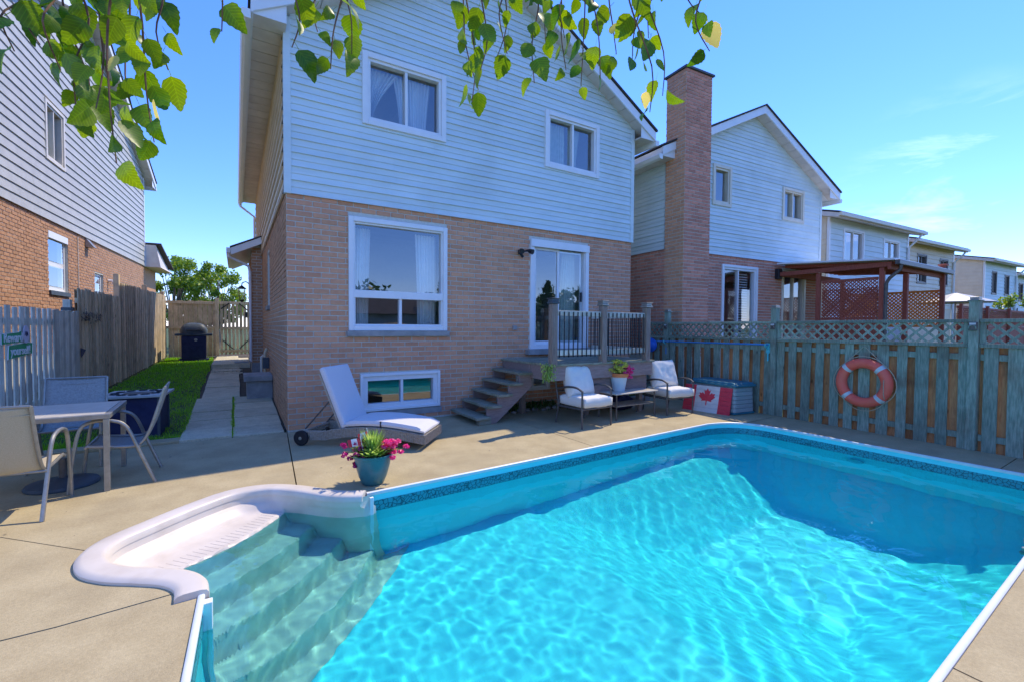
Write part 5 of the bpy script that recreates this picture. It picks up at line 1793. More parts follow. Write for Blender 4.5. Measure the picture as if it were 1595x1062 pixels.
def blob_tree(name, label, x, y, z0, h_, rad, trunk_h, nleaf, leaf, material, seed, squash=1.0, cat='tree', cone=False):
    r_ = random.Random(seed)
    t_ = thing(name, label, cat, (x, y, z0))
    mb = MB()
    pts = [Vector((x, y, z0)), Vector((x + .1, y, z0 + trunk_h * .6)), Vector((x, y + .1, z0 + trunk_h)), Vector((x + .1, y, z0 + h_ * .85))]
    mb.tube(pts, [rad * .11, rad * .085, rad * .07, 0.02], 9)
    mb.build('trunk', M_BARK, t_, smooth=True)
    cl = []
    for i in range(34):
        if cone:
            f = r_.random() ** 1.2
            zz = z0 + trunk_h * .5 + f * (h_ - trunk_h * .5)
            a = r_.random() * 6.28
            rr_ = rad * (1 - f) * r_.uniform(.35, .95)
            cl.append((Vector((x + rr_ * math.cos(a), y + rr_ * math.sin(a), zz)), rad * r_.uniform(.16, .28) * (1.15 - f * .6)))
        else:
            a, b_ = r_.random() * 6.28, r_.uniform(-.75, 1)
            rr_ = rad * (r_.random() ** .45) * math.sqrt(max(0, 1 - b_ * b_ * .85))
            cc = (z0 + trunk_h + z0 + h_) / 2
            cl.append((Vector((x + rr_ * math.cos(a), y + rr_ * math.sin(a), cc + b_ * (h_ - trunk_h) / 2 * squash)), rad * r_.uniform(.16, .34)))
    lm = MB()
    for c_, R_ in cl:
        lm.tube([Vector((x, y, z0 + trunk_h * .9)).lerp(c_, .05), Vector((x, y, z0 + trunk_h)).lerp(c_, .5) + Vector((0, 0, .1)), c_], [rad * .03, rad * .018, 0.008], 5)
    lm.build('limbs', M_BARK, t_)
    mb = MB()
    for i in range(nleaf):
        c_, R_ = r_.choice(cl)
        d = Vector((r_.gauss(0, 1), r_.gauss(0, 1), r_.gauss(0, .8)))
        d.normalize()
        p = c_ + d * R_ * (r_.random() ** .4) * r_.uniform(.8, 1.25)
        n_ = (d + Vector((r_.gauss(0, .6), r_.gauss(0, .6), r_.gauss(0, .6)))).normalized()
        u_ = n_.orthogonal().normalized()
        v_ = n_.cross(u_)
        a = r_.random() * 6.28
        uu = (u_ * math.cos(a) + v_ * math.sin(a)) * leaf * r_.uniform(.6, 1.3)
        vv = n_.cross(uu) * .55
        mb.add([p - uu, p + vv, p + uu, p - vv], [(0, 1, 2, 3)])
    mb.build('crown', material, t_)
    return t_


blob_tree('leafy_tree', 'tall light green tree showing left of the garden gate', -3.6, 38, 0, 6.3, 1.9, 1.6, 6500, .10, M_CROWN, 1)
blob_tree('leafy_tree', 'rounded green tree just above the garden gate', -1.1, 37, 0, 5.6, 1.6, 1.4, 5500, .10, M_CROWN, 2)
blob_tree('leafy_tree', 'low green tree tucked between the two taller ones over the side fence', -2.4, 43, 0, 5.3, 1.9, 1.0, 5000, .11, M_CROWN, 3)
blob_tree('leafy_shrub', 'yellow green shrub top peeking over the far right lattice', 29.5, 5.4, 0, 3.0, 0.9, 0.5, 2500, .07, M_CROWN, 4, cat='shrub')
# what stands behind the viewer (seen in the window reflections)
blob_tree('garden_tree', 'green conical tree mirrored in the patio door glass', 17.6, -9.5, 0, 4.4, 1.7, .6, 6000, .10, M_CROWN_DK, 5, cone=True)
blob_tree('garden_tree', 'broad dark tree mirrored in the picture window', 13.5, -14.5, 0, 4.6, 2.4, 1.0, 6000, .14, M_CROWN_DK, 6)
rb = thing('rear_fence', 'plain board fence closing the yard behind the viewer', 'fence', (3, -3.5, 0))
x = -2.9
while x < 8.0:
    mb = MB(); mb.box(x, x + .138, -3.52, -3.5, 0, 1.7); mb.build('board', M_WOOD_BROWN, rb)
    x += .145
for z in (.4, 1.4):
    mb = MB(); mb.box(-2.9, 8.0, -3.56, -3.521, z, z + .09); mb.build('rail', M_WOOD_BROWN, rb)
for k, (xx, yy, hh, lab) in enumerate(((-6, -30, 6.5, 'leftmost'), (9, -34, 5.5, 'second'), (24, -31, 6.0, 'third'), (38, -33, 6.2, 'rightmost'))):  # added trees, out of view, to cover the yellow horizon in window reflections
    blob_tree('garden_tree', lab + ' of the unseen trees added far behind the viewer to cover the horizon', xx, yy, 0, hh, 5.5, 1.0, 3500, .32, M_CROWN_DK, 50 + k)
hb = thing('rear_house', 'dark roofed bungalow beyond the rear fence', 'house', (8.5, -20, 0))
mb = MB(); mb.box(4, 13, -24, -16, 0, 2.4); mb.build('wall', M_SIDING_GREY, hb)
mb = MB(); mb.prism([(3.6, -24.5, 2.4), (3.6, -15.5, 2.4), (3.6, -20, 4.3)], (9.8, 0, 0)); mb.build('roof', M_SHINGLE, hb)

# overhanging birch: trunk behind the viewer, limbs above, drooping twigs with single leaves
ot = thing('overhanging_birch', 'birch branches drooping into view with bright backlit leaves', 'tree', (-1.5, -1.3, 0))
mb = MB(); mb.tube(catmull([(-1.5, -1.3, -.05), (-1.45, -1.25, 1.2), (-1.3, -1.1, 2.4), (-1.1, -0.9, 3.6), (-1.0, -0.8, 5.0)], 4), [.13 - .1 * i / 16 for i in range(17)], 10); mb.build('trunk', M_BARK, ot, smooth=True)
STR = [(-0.319, 1.105, 2.171, -0.316, 1.106, 2.013), (-0.308, 1.16, 2.214, -0.299, 1.162, 2.059), (-0.259, 1.069, 2.172, -0.251, 1.071, 1.984), (-0.247, 1.123, 2.214, -0.243, 1.124, 1.926), (-0.203, 1.03, 2.17, -0.199, 1.031, 1.917), (-0.209, 1.182, 2.271, -0.206, 1.182, 2.013), (-0.155, 0.988, 2.161, -0.166, 0.986, 1.818), (-0.144, 1.04, 2.202, -0.123, 1.043, 1.881), (-0.126, 1.093, 2.245, -0.106, 1.095, 2.039), (-0.168, 1.138, 2.258, -0.159, 1.139, 1.933), (-0.277, 1.219, 2.267, -0.246, 1.226, 1.958), (-0.031, 1.0, 2.233, -0.017, 1.0, 2.09), (0.109, 0.944, 2.255, 0.094, 0.945, 2.069), (0.178, 0.933, 2.277, 0.16, 0.936, 2.045), (0.206, 0.979, 2.321, 0.208, 0.978, 2.109), (0.152, 0.988, 2.305, 0.145, 0.989, 2.139), (0.425, 0.96, 2.403, 0.465, 0.942, 2.064), (0.465, 0.997, 2.446, 0.501, 0.98, 2.119), (0.46, 0.888, 2.368, 0.459, 0.889, 2.109), (0.54, 0.959, 2.452, 0.537, 0.96, 2.189), (0.547, 0.897, 2.412, 0.535, 0.903, 2.175), (0.577, 0.877, 2.411, 0.588, 0.87, 2.11), (0.63, 0.902, 2.451, 0.677, 0.867, 2.164), (0.626, 0.965, 2.493, 0.667, 0.937, 2.257), (0.702, 0.847, 2.444, 0.705, 0.845, 2.124), (0.687, 0.794, 2.401, 0.705, 0.778, 2.109), (0.718, 0.766, 2.395, 0.73, 0.754, 2.161), (0.708, 0.707, 2.349, 0.744, 0.668, 2.003), (0.793, 0.762, 2.425, 0.836, 0.714, 2.081), (0.767, 0.717, 2.382, 0.755, 0.73, 2.143), (0.831, 0.72, 2.412, 0.815, 0.739, 2.216), (0.806, 0.592, 2.312, 0.815, 0.58, 2.106), (0.823, 0.652, 2.361, 0.851, 0.615, 2.202), (0.685, 0.861, 2.447, 0.674, 0.869, 2.239)]
limbs = [[(-1.12, -0.92, 3.3), (-0.95, -0.2, 3.2), (-0.62, 0.62, 2.85), (-0.40, 1.02, 2.58), (-0.20, 1.13, 2.42), (-0.05, 1.08, 2.36)],
         [(-1.08, -0.88, 3.5), (-0.62, -0.1, 3.3), (-0.15, 0.62, 2.85), (0.06, 0.88, 2.56), (0.20, 0.97, 2.42)],
         [(-1.06, -0.86, 3.7), (-0.3, 0.0, 3.4), (0.25, 0.7, 2.95), (0.48, 0.92, 2.65), (0.66, 0.92, 2.54)],
         [(-1.03, -0.83, 3.9), (0.0, -0.1, 3.5), (0.48, 0.42, 3.0), (0.72, 0.66, 2.62), (0.84, 0.68, 2.50), (0.86, 0.58, 2.42)]]
limb_pts = []
for L_ in limbs:
    pth = catmull(L_, 6)
    limb_pts += pth[len(pth) // 2:]
    mb = MB(); mb.tube(pth, [.020 - .0165 * (i / (len(pth) - 1)) ** .8 for i in range(len(pth))], 7); mb.build('limb', M_BARK, ot, smooth=True)
# leaf shapes (ovate, serrated, gently folded and curled)


def leaf_mesh(seed, material):
    r_ = random.Random(seed)
    L_, Wd = 1.0, r_.uniform(.33, .43)
    n_ = 12
    curl = r_.uniform(-.8, .8)
    fold = r_.uniform(.08, .42)
    mid, left, right = [], [], []
    for i in range(n_ + 1):
        t_ = i / n_
        w = Wd * (max(0, math.sin(math.pi * t_ ** .72)) ** .62) * (1 - .45 * t_ * t_) * (1 if i < n_ else 0)
        ser = 1 + (.07 if i % 2 else -.03)
        zc = -curl * (t_ - .3) ** 2
        mid.append((0, -t_ * L_, zc))
        left.append((-w * ser, -t_ * L_ - .02 * (i % 2), zc + fold * w))
        right.append((w * ser, -t_ * L_ - .02 * (i % 2), zc + fold * w))
    mb = MB()
    mb.v = left + mid + right
    k = n_ + 1
    for i in range(n_):
        mb.f += [(i, i + 1, k + i + 1, k + i), (k + i, k + i + 1, 2 * k + i + 1, 2 * k + i)]
    # petiole
    mb.add([(-.012, .0, 0), (.012, 0, 0), (.008, .33, .03), (-.008, .33, .03)], [(0, 1, 2, 3)])
    me = bpy.data.meshes.new('leaf')
    me.from_pydata(mb.v, [], mb.f)
    me.materials.append(material)
    for p in me.polygons: p.use_smooth = True
    return me


LEAVES = [leaf_mesh(s_, M_LEAF) for s_ in range(12)]
LEAF_DRY = leaf_mesh(9, M_LEAF_DRY)
rg = random.Random(21)
NL = 0
for si, (x0, y0, z0, x1, y1, z1) in enumerate(STR):
    a, b_ = Vector((x0, y0, z0)), Vector((x1, y1, z1))
    lim = min(limb_pts, key=lambda q: (q - a).length)
    pth = catmull([lim, lim.lerp(a, .6) + Vector((0, 0, .05)), a, a.lerp(b_, .35) + Vector((rg.gauss(0, .012), rg.gauss(0, .012), 0)), a.lerp(b_, .7) + Vector((rg.gauss(0, .014), rg.gauss(0, .014), 0)), b_], 4)
    mb = MB(); mb.tube(pth, [.0032 - .0022 * i / (len(pth) - 1) for i in range(len(pth))], 5); mb.build('twig', M_TWIG, ot)
    L_ = (b_ - a).length
    nlv = max(3, int(L_ / (0.034 if si < 11 else 0.040)))
    for i in range(nlv):
        t_ = (i + .6 + rg.uniform(-.25, .25)) / nlv
        p = a.lerp(b_, min(t_, 1.0))
        side = 1 if (i % 2) else -1
        size = rg.uniform(.028, .058) * (1.0 if si > 10 else 1.08)
        # hang down, blade turned roughly to the viewer with scatter
        view = (p - Vector((0, 0, CAM_H))).normalized()
        yaw = math.atan2(view.y, view.x) - math.pi / 2 + rg.gauss(0, .75)
        tilt = rg.gauss(0.15, .35)
        roll = side * rg.uniform(.1, .7)
        M_ = Matrix.Translation(p) @ Matrix.Rotation(yaw, 4, 'Z') @ Matrix.Rotation(math.pi / 2 + tilt, 4, 'X') @ Matrix.Rotation(roll, 4, 'Z') @ Matrix.Scale(size, 4) @ Matrix.Translation((0, -.3, 0))
        dry = rg.random() < .03
        lo_ = link(bpy.data.objects.new('leaf', LEAF_DRY if dry else rg.choice(LEAVES)))
        lo_.parent = ot
        lo_.matrix_parent_inverse = BASE[ot.name]
        lo_.matrix_basis = M_
        NL += 1

# ------------------------------------------------------------------ furniture helpers


def pillow(name, sx, sy, sz, material, parent, M_, n_=20, pinch=.5, seed=0, wr=.012, edge=.22):
    """soft cushion, sx by sy, thickness sz, lying in its local xy plane"""
    r_ = random.Random(seed)
    ox, oy = r_.uniform(0, 9), r_.uniform(0, 9)
    mb = MB()
    for s_ in (1, -1):
        for j in range(n_ + 1):
            for i in range(n_ + 1):
                u, v = -1 + 2 * i / n_, -1 + 2 * j / n_
                e = max(0, (1 - abs(u) ** 5)) * max(0, (1 - abs(v) ** 5))
                t_ = e ** pinch
                q = 1 - .06 * (1 - abs(u) ** 2) * abs(v) ** 4
                q2 = 1 - .06 * (1 - abs(v) ** 2) * abs(u) ** 4
                x, y = u * sx / 2 * q2, v * sy / 2 * q
                z = s_ * sz / 2 * (edge + (1 - edge) * t_)
                z += wr * t_ * noise.noise((x * 7 + ox, y * 7 + oy, s_ * 2.0)) + wr * .6 * t_ * noise.noise((x * 16 + ox, y * 16, 4.0))
                mb.v.append(tuple(M_ @ Vector((x, y, z))))
    k = n_ + 1
    off = k * k
    for j in range(n_):
        for i in range(n_):
            a = j * k + i
            mb.f.append((a, a + 1, a + k + 1, a + k))
            mb.f.append((off + a + k, off + a + k + 1, off + a + 1, off + a))
    rim = [i for i in range(k)] + [k * j + n_ for j in range(1, k)] + [k * n_ + i for i in range(n_ - 1, -1, -1)] + [k * j for j in range(n_ - 1, 0, -1)]
    for i in range(len(rim)):
        a, b_ = rim[i], rim[(i + 1) % len(rim)]
        mb.f.append((a, off + a, off + b_, b_))
    o = mb.build(name, material, parent, smooth=False, local=True)
    for p in o.data.polygons: p.use_smooth = True
    return o


def T(x, y, z, rx=0, ry=0, rz=0):
    return Matrix.Translation((x, y, z)) @ Matrix.Rotation(rz, 4, 'Z') @ Matrix.Rotation(ry, 4, 'Y') @ Matrix.Rotation(rx, 4, 'X')


def lounge_chair(label, loc, rz, seed, twist=0.0):
    """taupe metal armchair, front faces local -y"""
    c = thing('patio_armchair', label, 'chair', loc, rz, 'cushioned armchairs beside the deck')
    W_, D_ = 0.31, 0.29
    for sx in (-1, 1):
        x = sx * W_
        mb = MB(); mb.tube(catmull([(x, -D_, 0), (x, -D_ + .005, .25), (x, -D_ + .0, .55), (x, -D_ + .02, .585)], 4), .015, 8); mb.build('leg', M_METAL_DK, c, smooth=True, local=True)
        mb = MB(); mb.tube(catmull([(x, D_ + .06, 0), (x, D_, .3), (x, D_ + .02, .45), (x, D_ + .10, .80)], 4), .015, 8); mb.build('leg', M_METAL_DK, c, smooth=True, local=True)
        mb = MB(); mb.tube(catmull([(x, -D_ - .01, .575), (x * 1.03, -D_ + .12, .625), (x * 1.03, 0.05, .62), (x, D_ + .03, .56)], 6), .017, 8)
        mb.v = [(p[0], p[1], p[2]) for p in mb.v]
        mb.build('arm', M_METAL_DK, c, smooth=True, local=True)
    mb = MB()
    for p, q in (((-W_, -D_, .30), (W_, -D_, .30)), ((-W_, D_, .29), (W_, D_, .29)), ((-W_, -D_, .30), (-W_, D_, .29)), ((W_, -D_, .30), (W_, D_, .29))): mb.tube([p, q], .014, 8)
    for i in range(4): mb.tube([(-W_ + .12 + i * .125, -D_, .30), (-W_ + .12 + i * .125, D_, .29)], .007, 6)
    mb.build('seat_frame', M_METAL_DK, c, smooth=True, local=True)
    mb = MB(); mb.tube([(-W_, D_ + .10, .80), (W_, D_ + .10, .80)], .014, 8); mb.tube([(-W_, D_ + .04, .52), (W_, D_ + .04, .52)], .01, 8); mb.build('back_frame', M_METAL_DK, c, smooth=True, local=True)
    pillow('seat_cushion', .58, .62, .17, M_CUSH, c, T(0, -.03, .395), pinch=.30, seed=seed, edge=.72)
    pillow('back_cushion', .60, .54, .24, M_CUSH, c, T(0, .17, .70, math.radians(70), 0, twist), pinch=.55, seed=seed + 1, wr=.018, edge=.10)
    return c


lounge_chair('cream cushioned metal armchair closest to the deck stairs', (4.83, 5.62, 0), 0.03, 1, .06)
lounge_chair('cream cushioned metal armchair beside the painted flag board', (6.92, 5.66, 0), -0.12, 5, -.05)

# slatted coffee table between them
ct = thing('coffee_table', 'low metal table between the two cushioned armchairs', 'table', (5.92, 5.74, 0), 0.02)
for sx in (-1, 1):
    for sy in (-1, 1):
        mb = MB(); mb.tube([(sx * .48, sy * .21, 0), (sx * .47, sy * .205, .44)], .013, 8); mb.build('leg', M_METAL_DK, ct, smooth=True, local=True)
mb = MB(); mb.box(-.53, .53, -.25, .25, .44, .462); mb.build('table_top', M_TABLE, ct, local=True, bevel=0.008)
for i in range(6):
    mb = MB(); mb.box(-.47, .47, -.19 + i * .066, -.15 + i * .066, .225, .24); mb.build('shelf_slat', M_METAL, ct, local=True)


def flower_head(mb, c_, R_, n_, size, rr):
    for i in range(n_):
        d = Vector((rr.gauss(0, 1), rr.gauss(0, 1), abs(rr.gauss(0, .8)))).normalized()
        p = c_ + d * R_ * rr.uniform(.55, 1.05)
        nn = (d + Vector((rr.gauss(0, .5), rr.gauss(0, .5), rr.gauss(0, .5)))).normalized()
        u_ = nn.orthogonal().normalized() * size * rr.uniform(.6, 1.2)
        v_ = nn.cross(u_)
        mb.add([p - u_, p - v_ * .9 + nn * size * .3, p + u_, p + v_ * .9 + nn * size * .3], [(0, 1, 2, 3)])


def leaf_spray(mb, c_, n_, h_, spread, w, rr):
    for i in range(n_):
        a = rr.random() * 6.28
        r0 = rr.random() * spread * .5
        p = c_ + Vector((r0 * math.cos(a), r0 * math.sin(a), 0))
        hh = h_ * rr.uniform(.5, 1.1)
        out_ = spread * rr.uniform(.2, 1.0)
        q = p + Vector((out_ * math.cos(a) * .5, out_ * math.sin(a) * .5, hh * .7))
        e = p + Vector((out_ * math.cos(a), out_ * math.sin(a), hh))
        t_ = Vector((-math.sin(a), math.cos(a), 0)) * w
        mb.add([p - t_ * .5, p + t_ * .5, q + t_, q - t_, e], [(0, 1, 2, 3), (3, 2, 4)])


fp = thing('flower_planter', 'white pot with an orange rim of yellow and pink flowers on the low table', 'planter', (5.75, 5.78, .462))
mb = MB(); mb.lathe([(.10, 0), (.105, .01), (.15, .27), (.14, .27), (.13, .25)], 28); mb.build('pot', M_POTWHITE, fp, smooth=True, local=True)
mb = MB(); mb.lathe([(.150, .245), (.165, .25), (.170, .31), (.155, .315), (.150, .30), (.14, .28)], 28); mb.build('rim', M_TERRA, fp, smooth=True, local=True)
rr = random.Random(31)
mb = MB(); mb.lathe([(.145, .27), (.10, .295), (.02, .30)], 16); mb.build('soil', M_DIRT, fp, local=True)
mb = MB(); leaf_spray(mb, Vector((0, 0, .29)), 150, .10, .13, .010, rr); mb.build('foliage', M_PLANT, fp, local=True)
mb = MB()
for i in range(46): flower_head(mb, Vector((rr.gauss(-.07, .085), rr.gauss(0, .08), .41 + rr.uniform(-.08, .10))), .045, 30, .017, rr)
mb.build('yellow_blooms', M_PLANT_Y, fp, local=True, kind='stuff')
mb = MB()
for i in range(34): flower_head(mb, Vector((.14 + rr.gauss(0, .07), -.08 + rr.gauss(0, .05), .35 + rr.uniform(-.13, .09))), .036, 26, .016, rr)
mb.build('pink_blooms', M_PINK, fp, local=True, kind='stuff')

# storage chest and the painted flag board leaning on it
sb = thing('storage_chest', 'grey green plastic storage chest with a teal lid by the fence', 'storage box', (7.98, 5.28, 0), -.10)
for i in range(6):
    z0 = .045 + i * .075
    mb = MB()
    pts = []
    w_, d_ = .27 - .002 * i, .50 - .002 * i
    for sx, sy in ((-1, -1), (1, -1), (1, 1), (-1, 1)):
        for k in range(4):
            a = math.atan2(sy, sx) - math.pi / 4 + k * math.pi / 6
            pts.append((sx * (w_ - .06) + .06 * math.cos(a), sy * (d_ - .06) + .06 * math.sin(a), z0))
    mb.prism(pts, (0, 0, .070)); mb.build('side_course', M_BOX, sb, local=True, bevel=.006)
mb = MB(); mb.box(-.24, .24, -.47, .47, 0.0, .5); mb.build('core', M_BOX, sb, local=True)
mb = MB(); mb.box(-.275, .275, -.505, .505, 0.004, .042); mb.build('plinth', M_BOXLID, sb, local=True, bevel=.015)
mb = MB(); mb.box(-.285, .285, -.52, .52, .502, .545); mb.prism([(-.27, -.50, .545), (.27, -.50, .545), (.25, -.46, .58), (-.25, -.46, .58)], (0, .96, 0)); mb.build('lid', M_BOXLID, sb, local=True, bevel=.012)
fb = thing('flag_board', 'wooden board painted with the red and white maple leaf flag', 'sign', (7.50, 5.30, 0), math.radians(-83) )
lean = Matrix.Rotation(math.radians(-14), 4, 'X')
FWID, FH = .92, .50
for i in range(6):
    z0, z1 = FH * i / 6, FH * (i + 1) / 6 - .003
    for (a, b_, mt, nm) in ((-FWID / 2, -FWID / 4, M_FLAGRED, 'red_plank'), (-FWID / 4, FWID / 4, M_FLAGWHITE, 'white_plank'), (FWID / 4, FWID / 2, M_FLAGRED, 'red_plank')):
        mb = MB(); mb.box(a, b_, 0, .016, z0, z1, lean); mb.build(nm, mt, fb, local=True)
half = [(0, 1.0), (.13, .74), (.29, .83), (.20, .40), (.42, .62), (.46, .50), (.70, .55), (.62, .32), (.75, .24), (.42, -.06), (.46, -.20), (.05, -.14), (.04, -.55)]
pts = half + [(-x, z) for x, z in reversed(half[1:])]
mb = MB(); mb.prism([lean @ Vector((x * .22, -.002, .245 + z * .21)) for x, z in pts], lean @ Vector((0, -.004, 0)) ); mb.build('maple_leaf', M_FLAGRED, fb, local=True)
mb = MB(); mb.box(7.05, 7.42, 6.55, 6.75, 0, .14)
tag(mb.build('concrete_block', M_BLOCK, bevel=.01), 'pale concrete block lying behind the right armchair', 'block')
gb = thing('garden_bag', 'dark blue bag tucked under the low table', 'bag', (6.35, 6.35, 0))
pillow('bag_body', .46, .34, .26, M_NAVY, gb, T(0, 0, .13), seed=8, wr=.04)
mb = MB(); mb.tube(catmull([(-.1, 0, .24), (-.07, 0, .34), (.07, 0, .34), (.1, 0, .24)], 5), .012, 6); mb.build('handle', M_NAVY, gb, local=True)

# ------------------------------------------------------------------ wicker lounger
lg = thing('sun_lounger', 'grey wicker sun lounger with raised back and pale cushion', 'sun lounger', (1.56, 6.20, 0), math.radians(-40))
# local x from head (-0.8) to foot (+0.85), y across
LW2 = .33


def lz(x):      # wavy base
    return .215 + .055 * math.sin((x + .45) * 2.6) if x > -.45 else .20 + .015 * (x + .45)


prof_t = [(-.82 + 1.68 * i / 28) for i in range(29)]
for sy in (-1, 1):
    # side band of woven strands
    mb = MB()
    for r_ in range(7):
        mb.tube([(x, sy * LW2 + .006 * ((i + r_) % 2) * sy, lz(x) - .012 - .017 * r_) for i, x in enumerate(prof_t)], .0085, 5)
    for i in range(56):
        x = -.80 + 1.64 * i / 55
        mb.tube([(x, sy * (LW2 + .012), lz(x) - .005), (x, sy * (LW2 + .012), lz(x) - .125)], .0055, 4)
    mb.build('side_weave', M_WICKER, lg, local=True, kind='stuff')
    mb = MB()
    for i in range(len(prof_t) - 1):
        xa, xb = prof_t[i], prof_t[i + 1]
        mb.add([(xa, sy * (LW2 - .008), lz(xa) - .12), (xb, sy * (LW2 - .008), lz(xb) - .12), (xb, sy * (LW2 - .008), lz(xb)), (xa, sy * (LW2 - .008), lz(xa))], [(0, 1, 2, 3)])
    mb.build('side_frame', M_WICKER, lg, local=True)
mb = MB()
for r_ in range(7):
    mb.tube([(.865 + .006 * ((i + r_) % 2), -LW2 + 2 * LW2 * i / 12, lz(.86) - .012 - .017 * r_) for i in range(13)], .0085, 5)
for i in range(22):
    yv = -LW2 + 2 * LW2 * i / 21
    mb.tube([(.878, yv, lz(.86) - .005), (.878, yv, lz(.86) - .125)], .0055, 4)
mb.build('foot_weave', M_WICKER, lg, local=True, kind='stuff')
mb = MB()
for i in range(len(prof_t) - 1):
    xa, xb = prof_t[i], prof_t[i + 1]
    if xa < -.30: continue
    mb.add([(xa, -LW2, lz(xa)), (xb, -LW2, lz(xb)), (xb, LW2, lz(xb)), (xa, LW2, lz(xa))], [(0, 1, 2, 3)])
mb.build('seat_deck', M_WICKER, lg, local=True)
for x in (.45,):
    for sy in (-1, 1):
        mb = MB(); mb.tube([(x, sy * .28, lz(x) - .05), (x + .03, sy * .28, 0)], .02, 8); mb.build('leg', M_METAL_DK, lg, local=True)
for sy in (-1, 1):
    W_ = Matrix.Translation((-.80, sy * (LW2 + .035), .10)) @ Matrix.Rotation(math.pi / 2, 4, 'X')
    mb = MB(); mb.lathe([(.06, -.025), (.093, -.022), (.10, -.012), (.10, .012), (.093, .022), (.06, .025)], 22); mb.v = [tuple(W_ @ Vector(p)) for p in mb.v]
    wh = mb.build('wheel', M_RUBBER, lg, smooth=True, local=True)
    mb = MB(); mb.lathe([(.012, -.03), (.022, -.028), (.022, .028), (.012, .03)], 12); mb.v = [tuple(W_ @ Vector(p)) for p in mb.v]; mb.build('hub', M_METAL, wh, smooth=True, local=True)
    mb = MB()
    for k in range(5):
        a = k * 2 * math.pi / 5
        mb.tube([W_ @ Vector((.015 * math.cos(a), .015 * math.sin(a), -.026 * sy * -1)), W_ @ Vector((.06 * math.cos(a), .06 * math.sin(a), .026 * sy))], .007, 5)
    mb.build('spokes', M_METAL_DK, wh, local=True)
# cushion: foot part follows the wave, back part raised
mb = MB()
nseg, th = 22, .075
ring_n = 0
for i in range(nseg + 1):
    x = -.26 + 1.12 * i / nseg
    e = .35 + .65 * min(1, min(i, nseg - i) / 1.5)
    z = lz(x) + .004
    pts = [(-LW2 + .015, z + .01), (-LW2 + .004, z + th * .5), (-LW2 + .02, z + th * e), (0, z + th * e + .012), (LW2 - .02, z + th * e), (LW2 - .004, z + th * .5), (LW2 - .015, z + .01)]
    ring_n = len(pts)
    for yv, zv in pts: mb.v.append((x, yv, zv))
for i in range(nseg):
    for j in range(ring_n):
        a, b_ = i * ring_n + j, i * ring_n + (j + 1) % ring_n
        mb.f.append((a, b_, b_ + ring_n, a + ring_n))
mb.f += [tuple(range(ring_n)), tuple(range((nseg + 1) * ring_n - 1, nseg * ring_n - 1, -1))]
mb.build('seat_cushion', M_CUSH_BLUE, lg, smooth=True, local=True)
for x in (.28,):
    mb = MB(); mb.box(x - .006, x + .006, -LW2 - .004, -LW2 + .02, lz(x), lz(x) + .08); mb.build('cushion_tie', M_BLACK, lg, local=True)
BA = math.radians(112)
Bm = Matrix.Translation((-.27, 0, .235)) @ Matrix.Rotation(-BA + math.pi, 4, 'Y') @ Matrix.Rotation(math.pi, 4, 'Z')
Bm = Matrix.Translation((-.27, 0, .225)) @ Matrix.Rotation(math.radians(-112), 4, 'Y')
# local +x of Bm points up along the back
mb = MB(); mb.box(0, .78, -LW2 + .02, LW2 - .02, .0, .02, Bm); mb.build('back_frame', M_WICKER, lg, local=True)
mb = MB(); mb.box(.0, .84, -LW2 + .005, LW2 - .005, -.082, -.004, Bm); mb.build('back_cushion', M_CUSH_BLUE, lg, local=True, bevel=.028)
for sy in (-1, 1):
    mb = MB(); mb.tube([Bm @ Vector((.40, sy * .27, .03)), Vector((-.80, sy * .27, .20))], .010, 6); mb.build('back_strut', M_METAL_DK, lg, local=True)
mb = MB(); mb.tube([Vector((-.82, -LW2 - .05, .085)), Vector((-.82, LW2 + .05, .085))], .010, 8); mb.build('axle', M_METAL_DK, lg, local=True)
mb = MB()
mb.tube([(-.82, -LW2 + .02, .16), (-.82, LW2 - .02, .16)], .018, 6)
mb.tube([(-.82, -LW2 + .02, .12), (-.82, LW2 - .02, .12)], .018, 6)
mb.build('head_rail', M_WICKER, lg, local=True)

# ------------------------------------------------------------------ teal flower pot by the pool steps
tp = thing('teal_planter', 'teal pot of pink and green flowers with small flags by the steps', 'planter', (1.15, 4.52, 0.0))
mb = MB(); mb.lathe([(.095, 0), (.105, .008), (.135, .08), (.163, .18), (.178, .27), (.190, .275), (.192, .295), (.178, .30), (.17, .28), (.16, .26)], 36); mb.build('pot', M_TEAL, tp, smooth=True, local=True)
mb = MB(); mb.lathe([(.165, .255), (.10, .275), (.02, .28)], 16); mb.build('soil', M_DIRT, tp, local=True)
rr = random.Random(41)
mb = MB(); leaf_spray(mb, Vector((.0, 0, .27)), 420, .25, .11, .007, rr); mb.build('green_spikes', M_PLANT, tp, local=True)
mb = MB(); leaf_spray(mb, Vector((0, 0, .27)), 320, .11, .21, .014, rr); mb.build('foliage', M_PLANT, tp, local=True)
mb = MB()
for i in range(22): flower_head(mb, Vector((-.16 + rr.gauss(0, .055), .03 + rr.gauss(0, .06), .31 + rr.uniform(-.12, .11))), .028, 24, .015, rr)
mb.build('magenta_blooms', M_MAG, tp, local=True, kind='stuff')
mb = MB()
for i in range(24): flower_head(mb, Vector((.17 + rr.gauss(0, .05), -.08 + rr.gauss(0, .05), .34 + rr.uniform(-.09, .09))), .028, 26, .016, rr)
mb.build('pink_blooms', M_PINK, tp, local=True, kind='stuff')
mb = MB()
for i in range(4): flower_head(mb, Vector((.11 + rr.gauss(0, .03), -.06 + rr.gauss(0, .03), .37 + rr.uniform(-.03, .07))), .022, 20, .012, rr)
mb.build('salmon_blooms', M_SALMON, tp, local=True, kind='stuff')
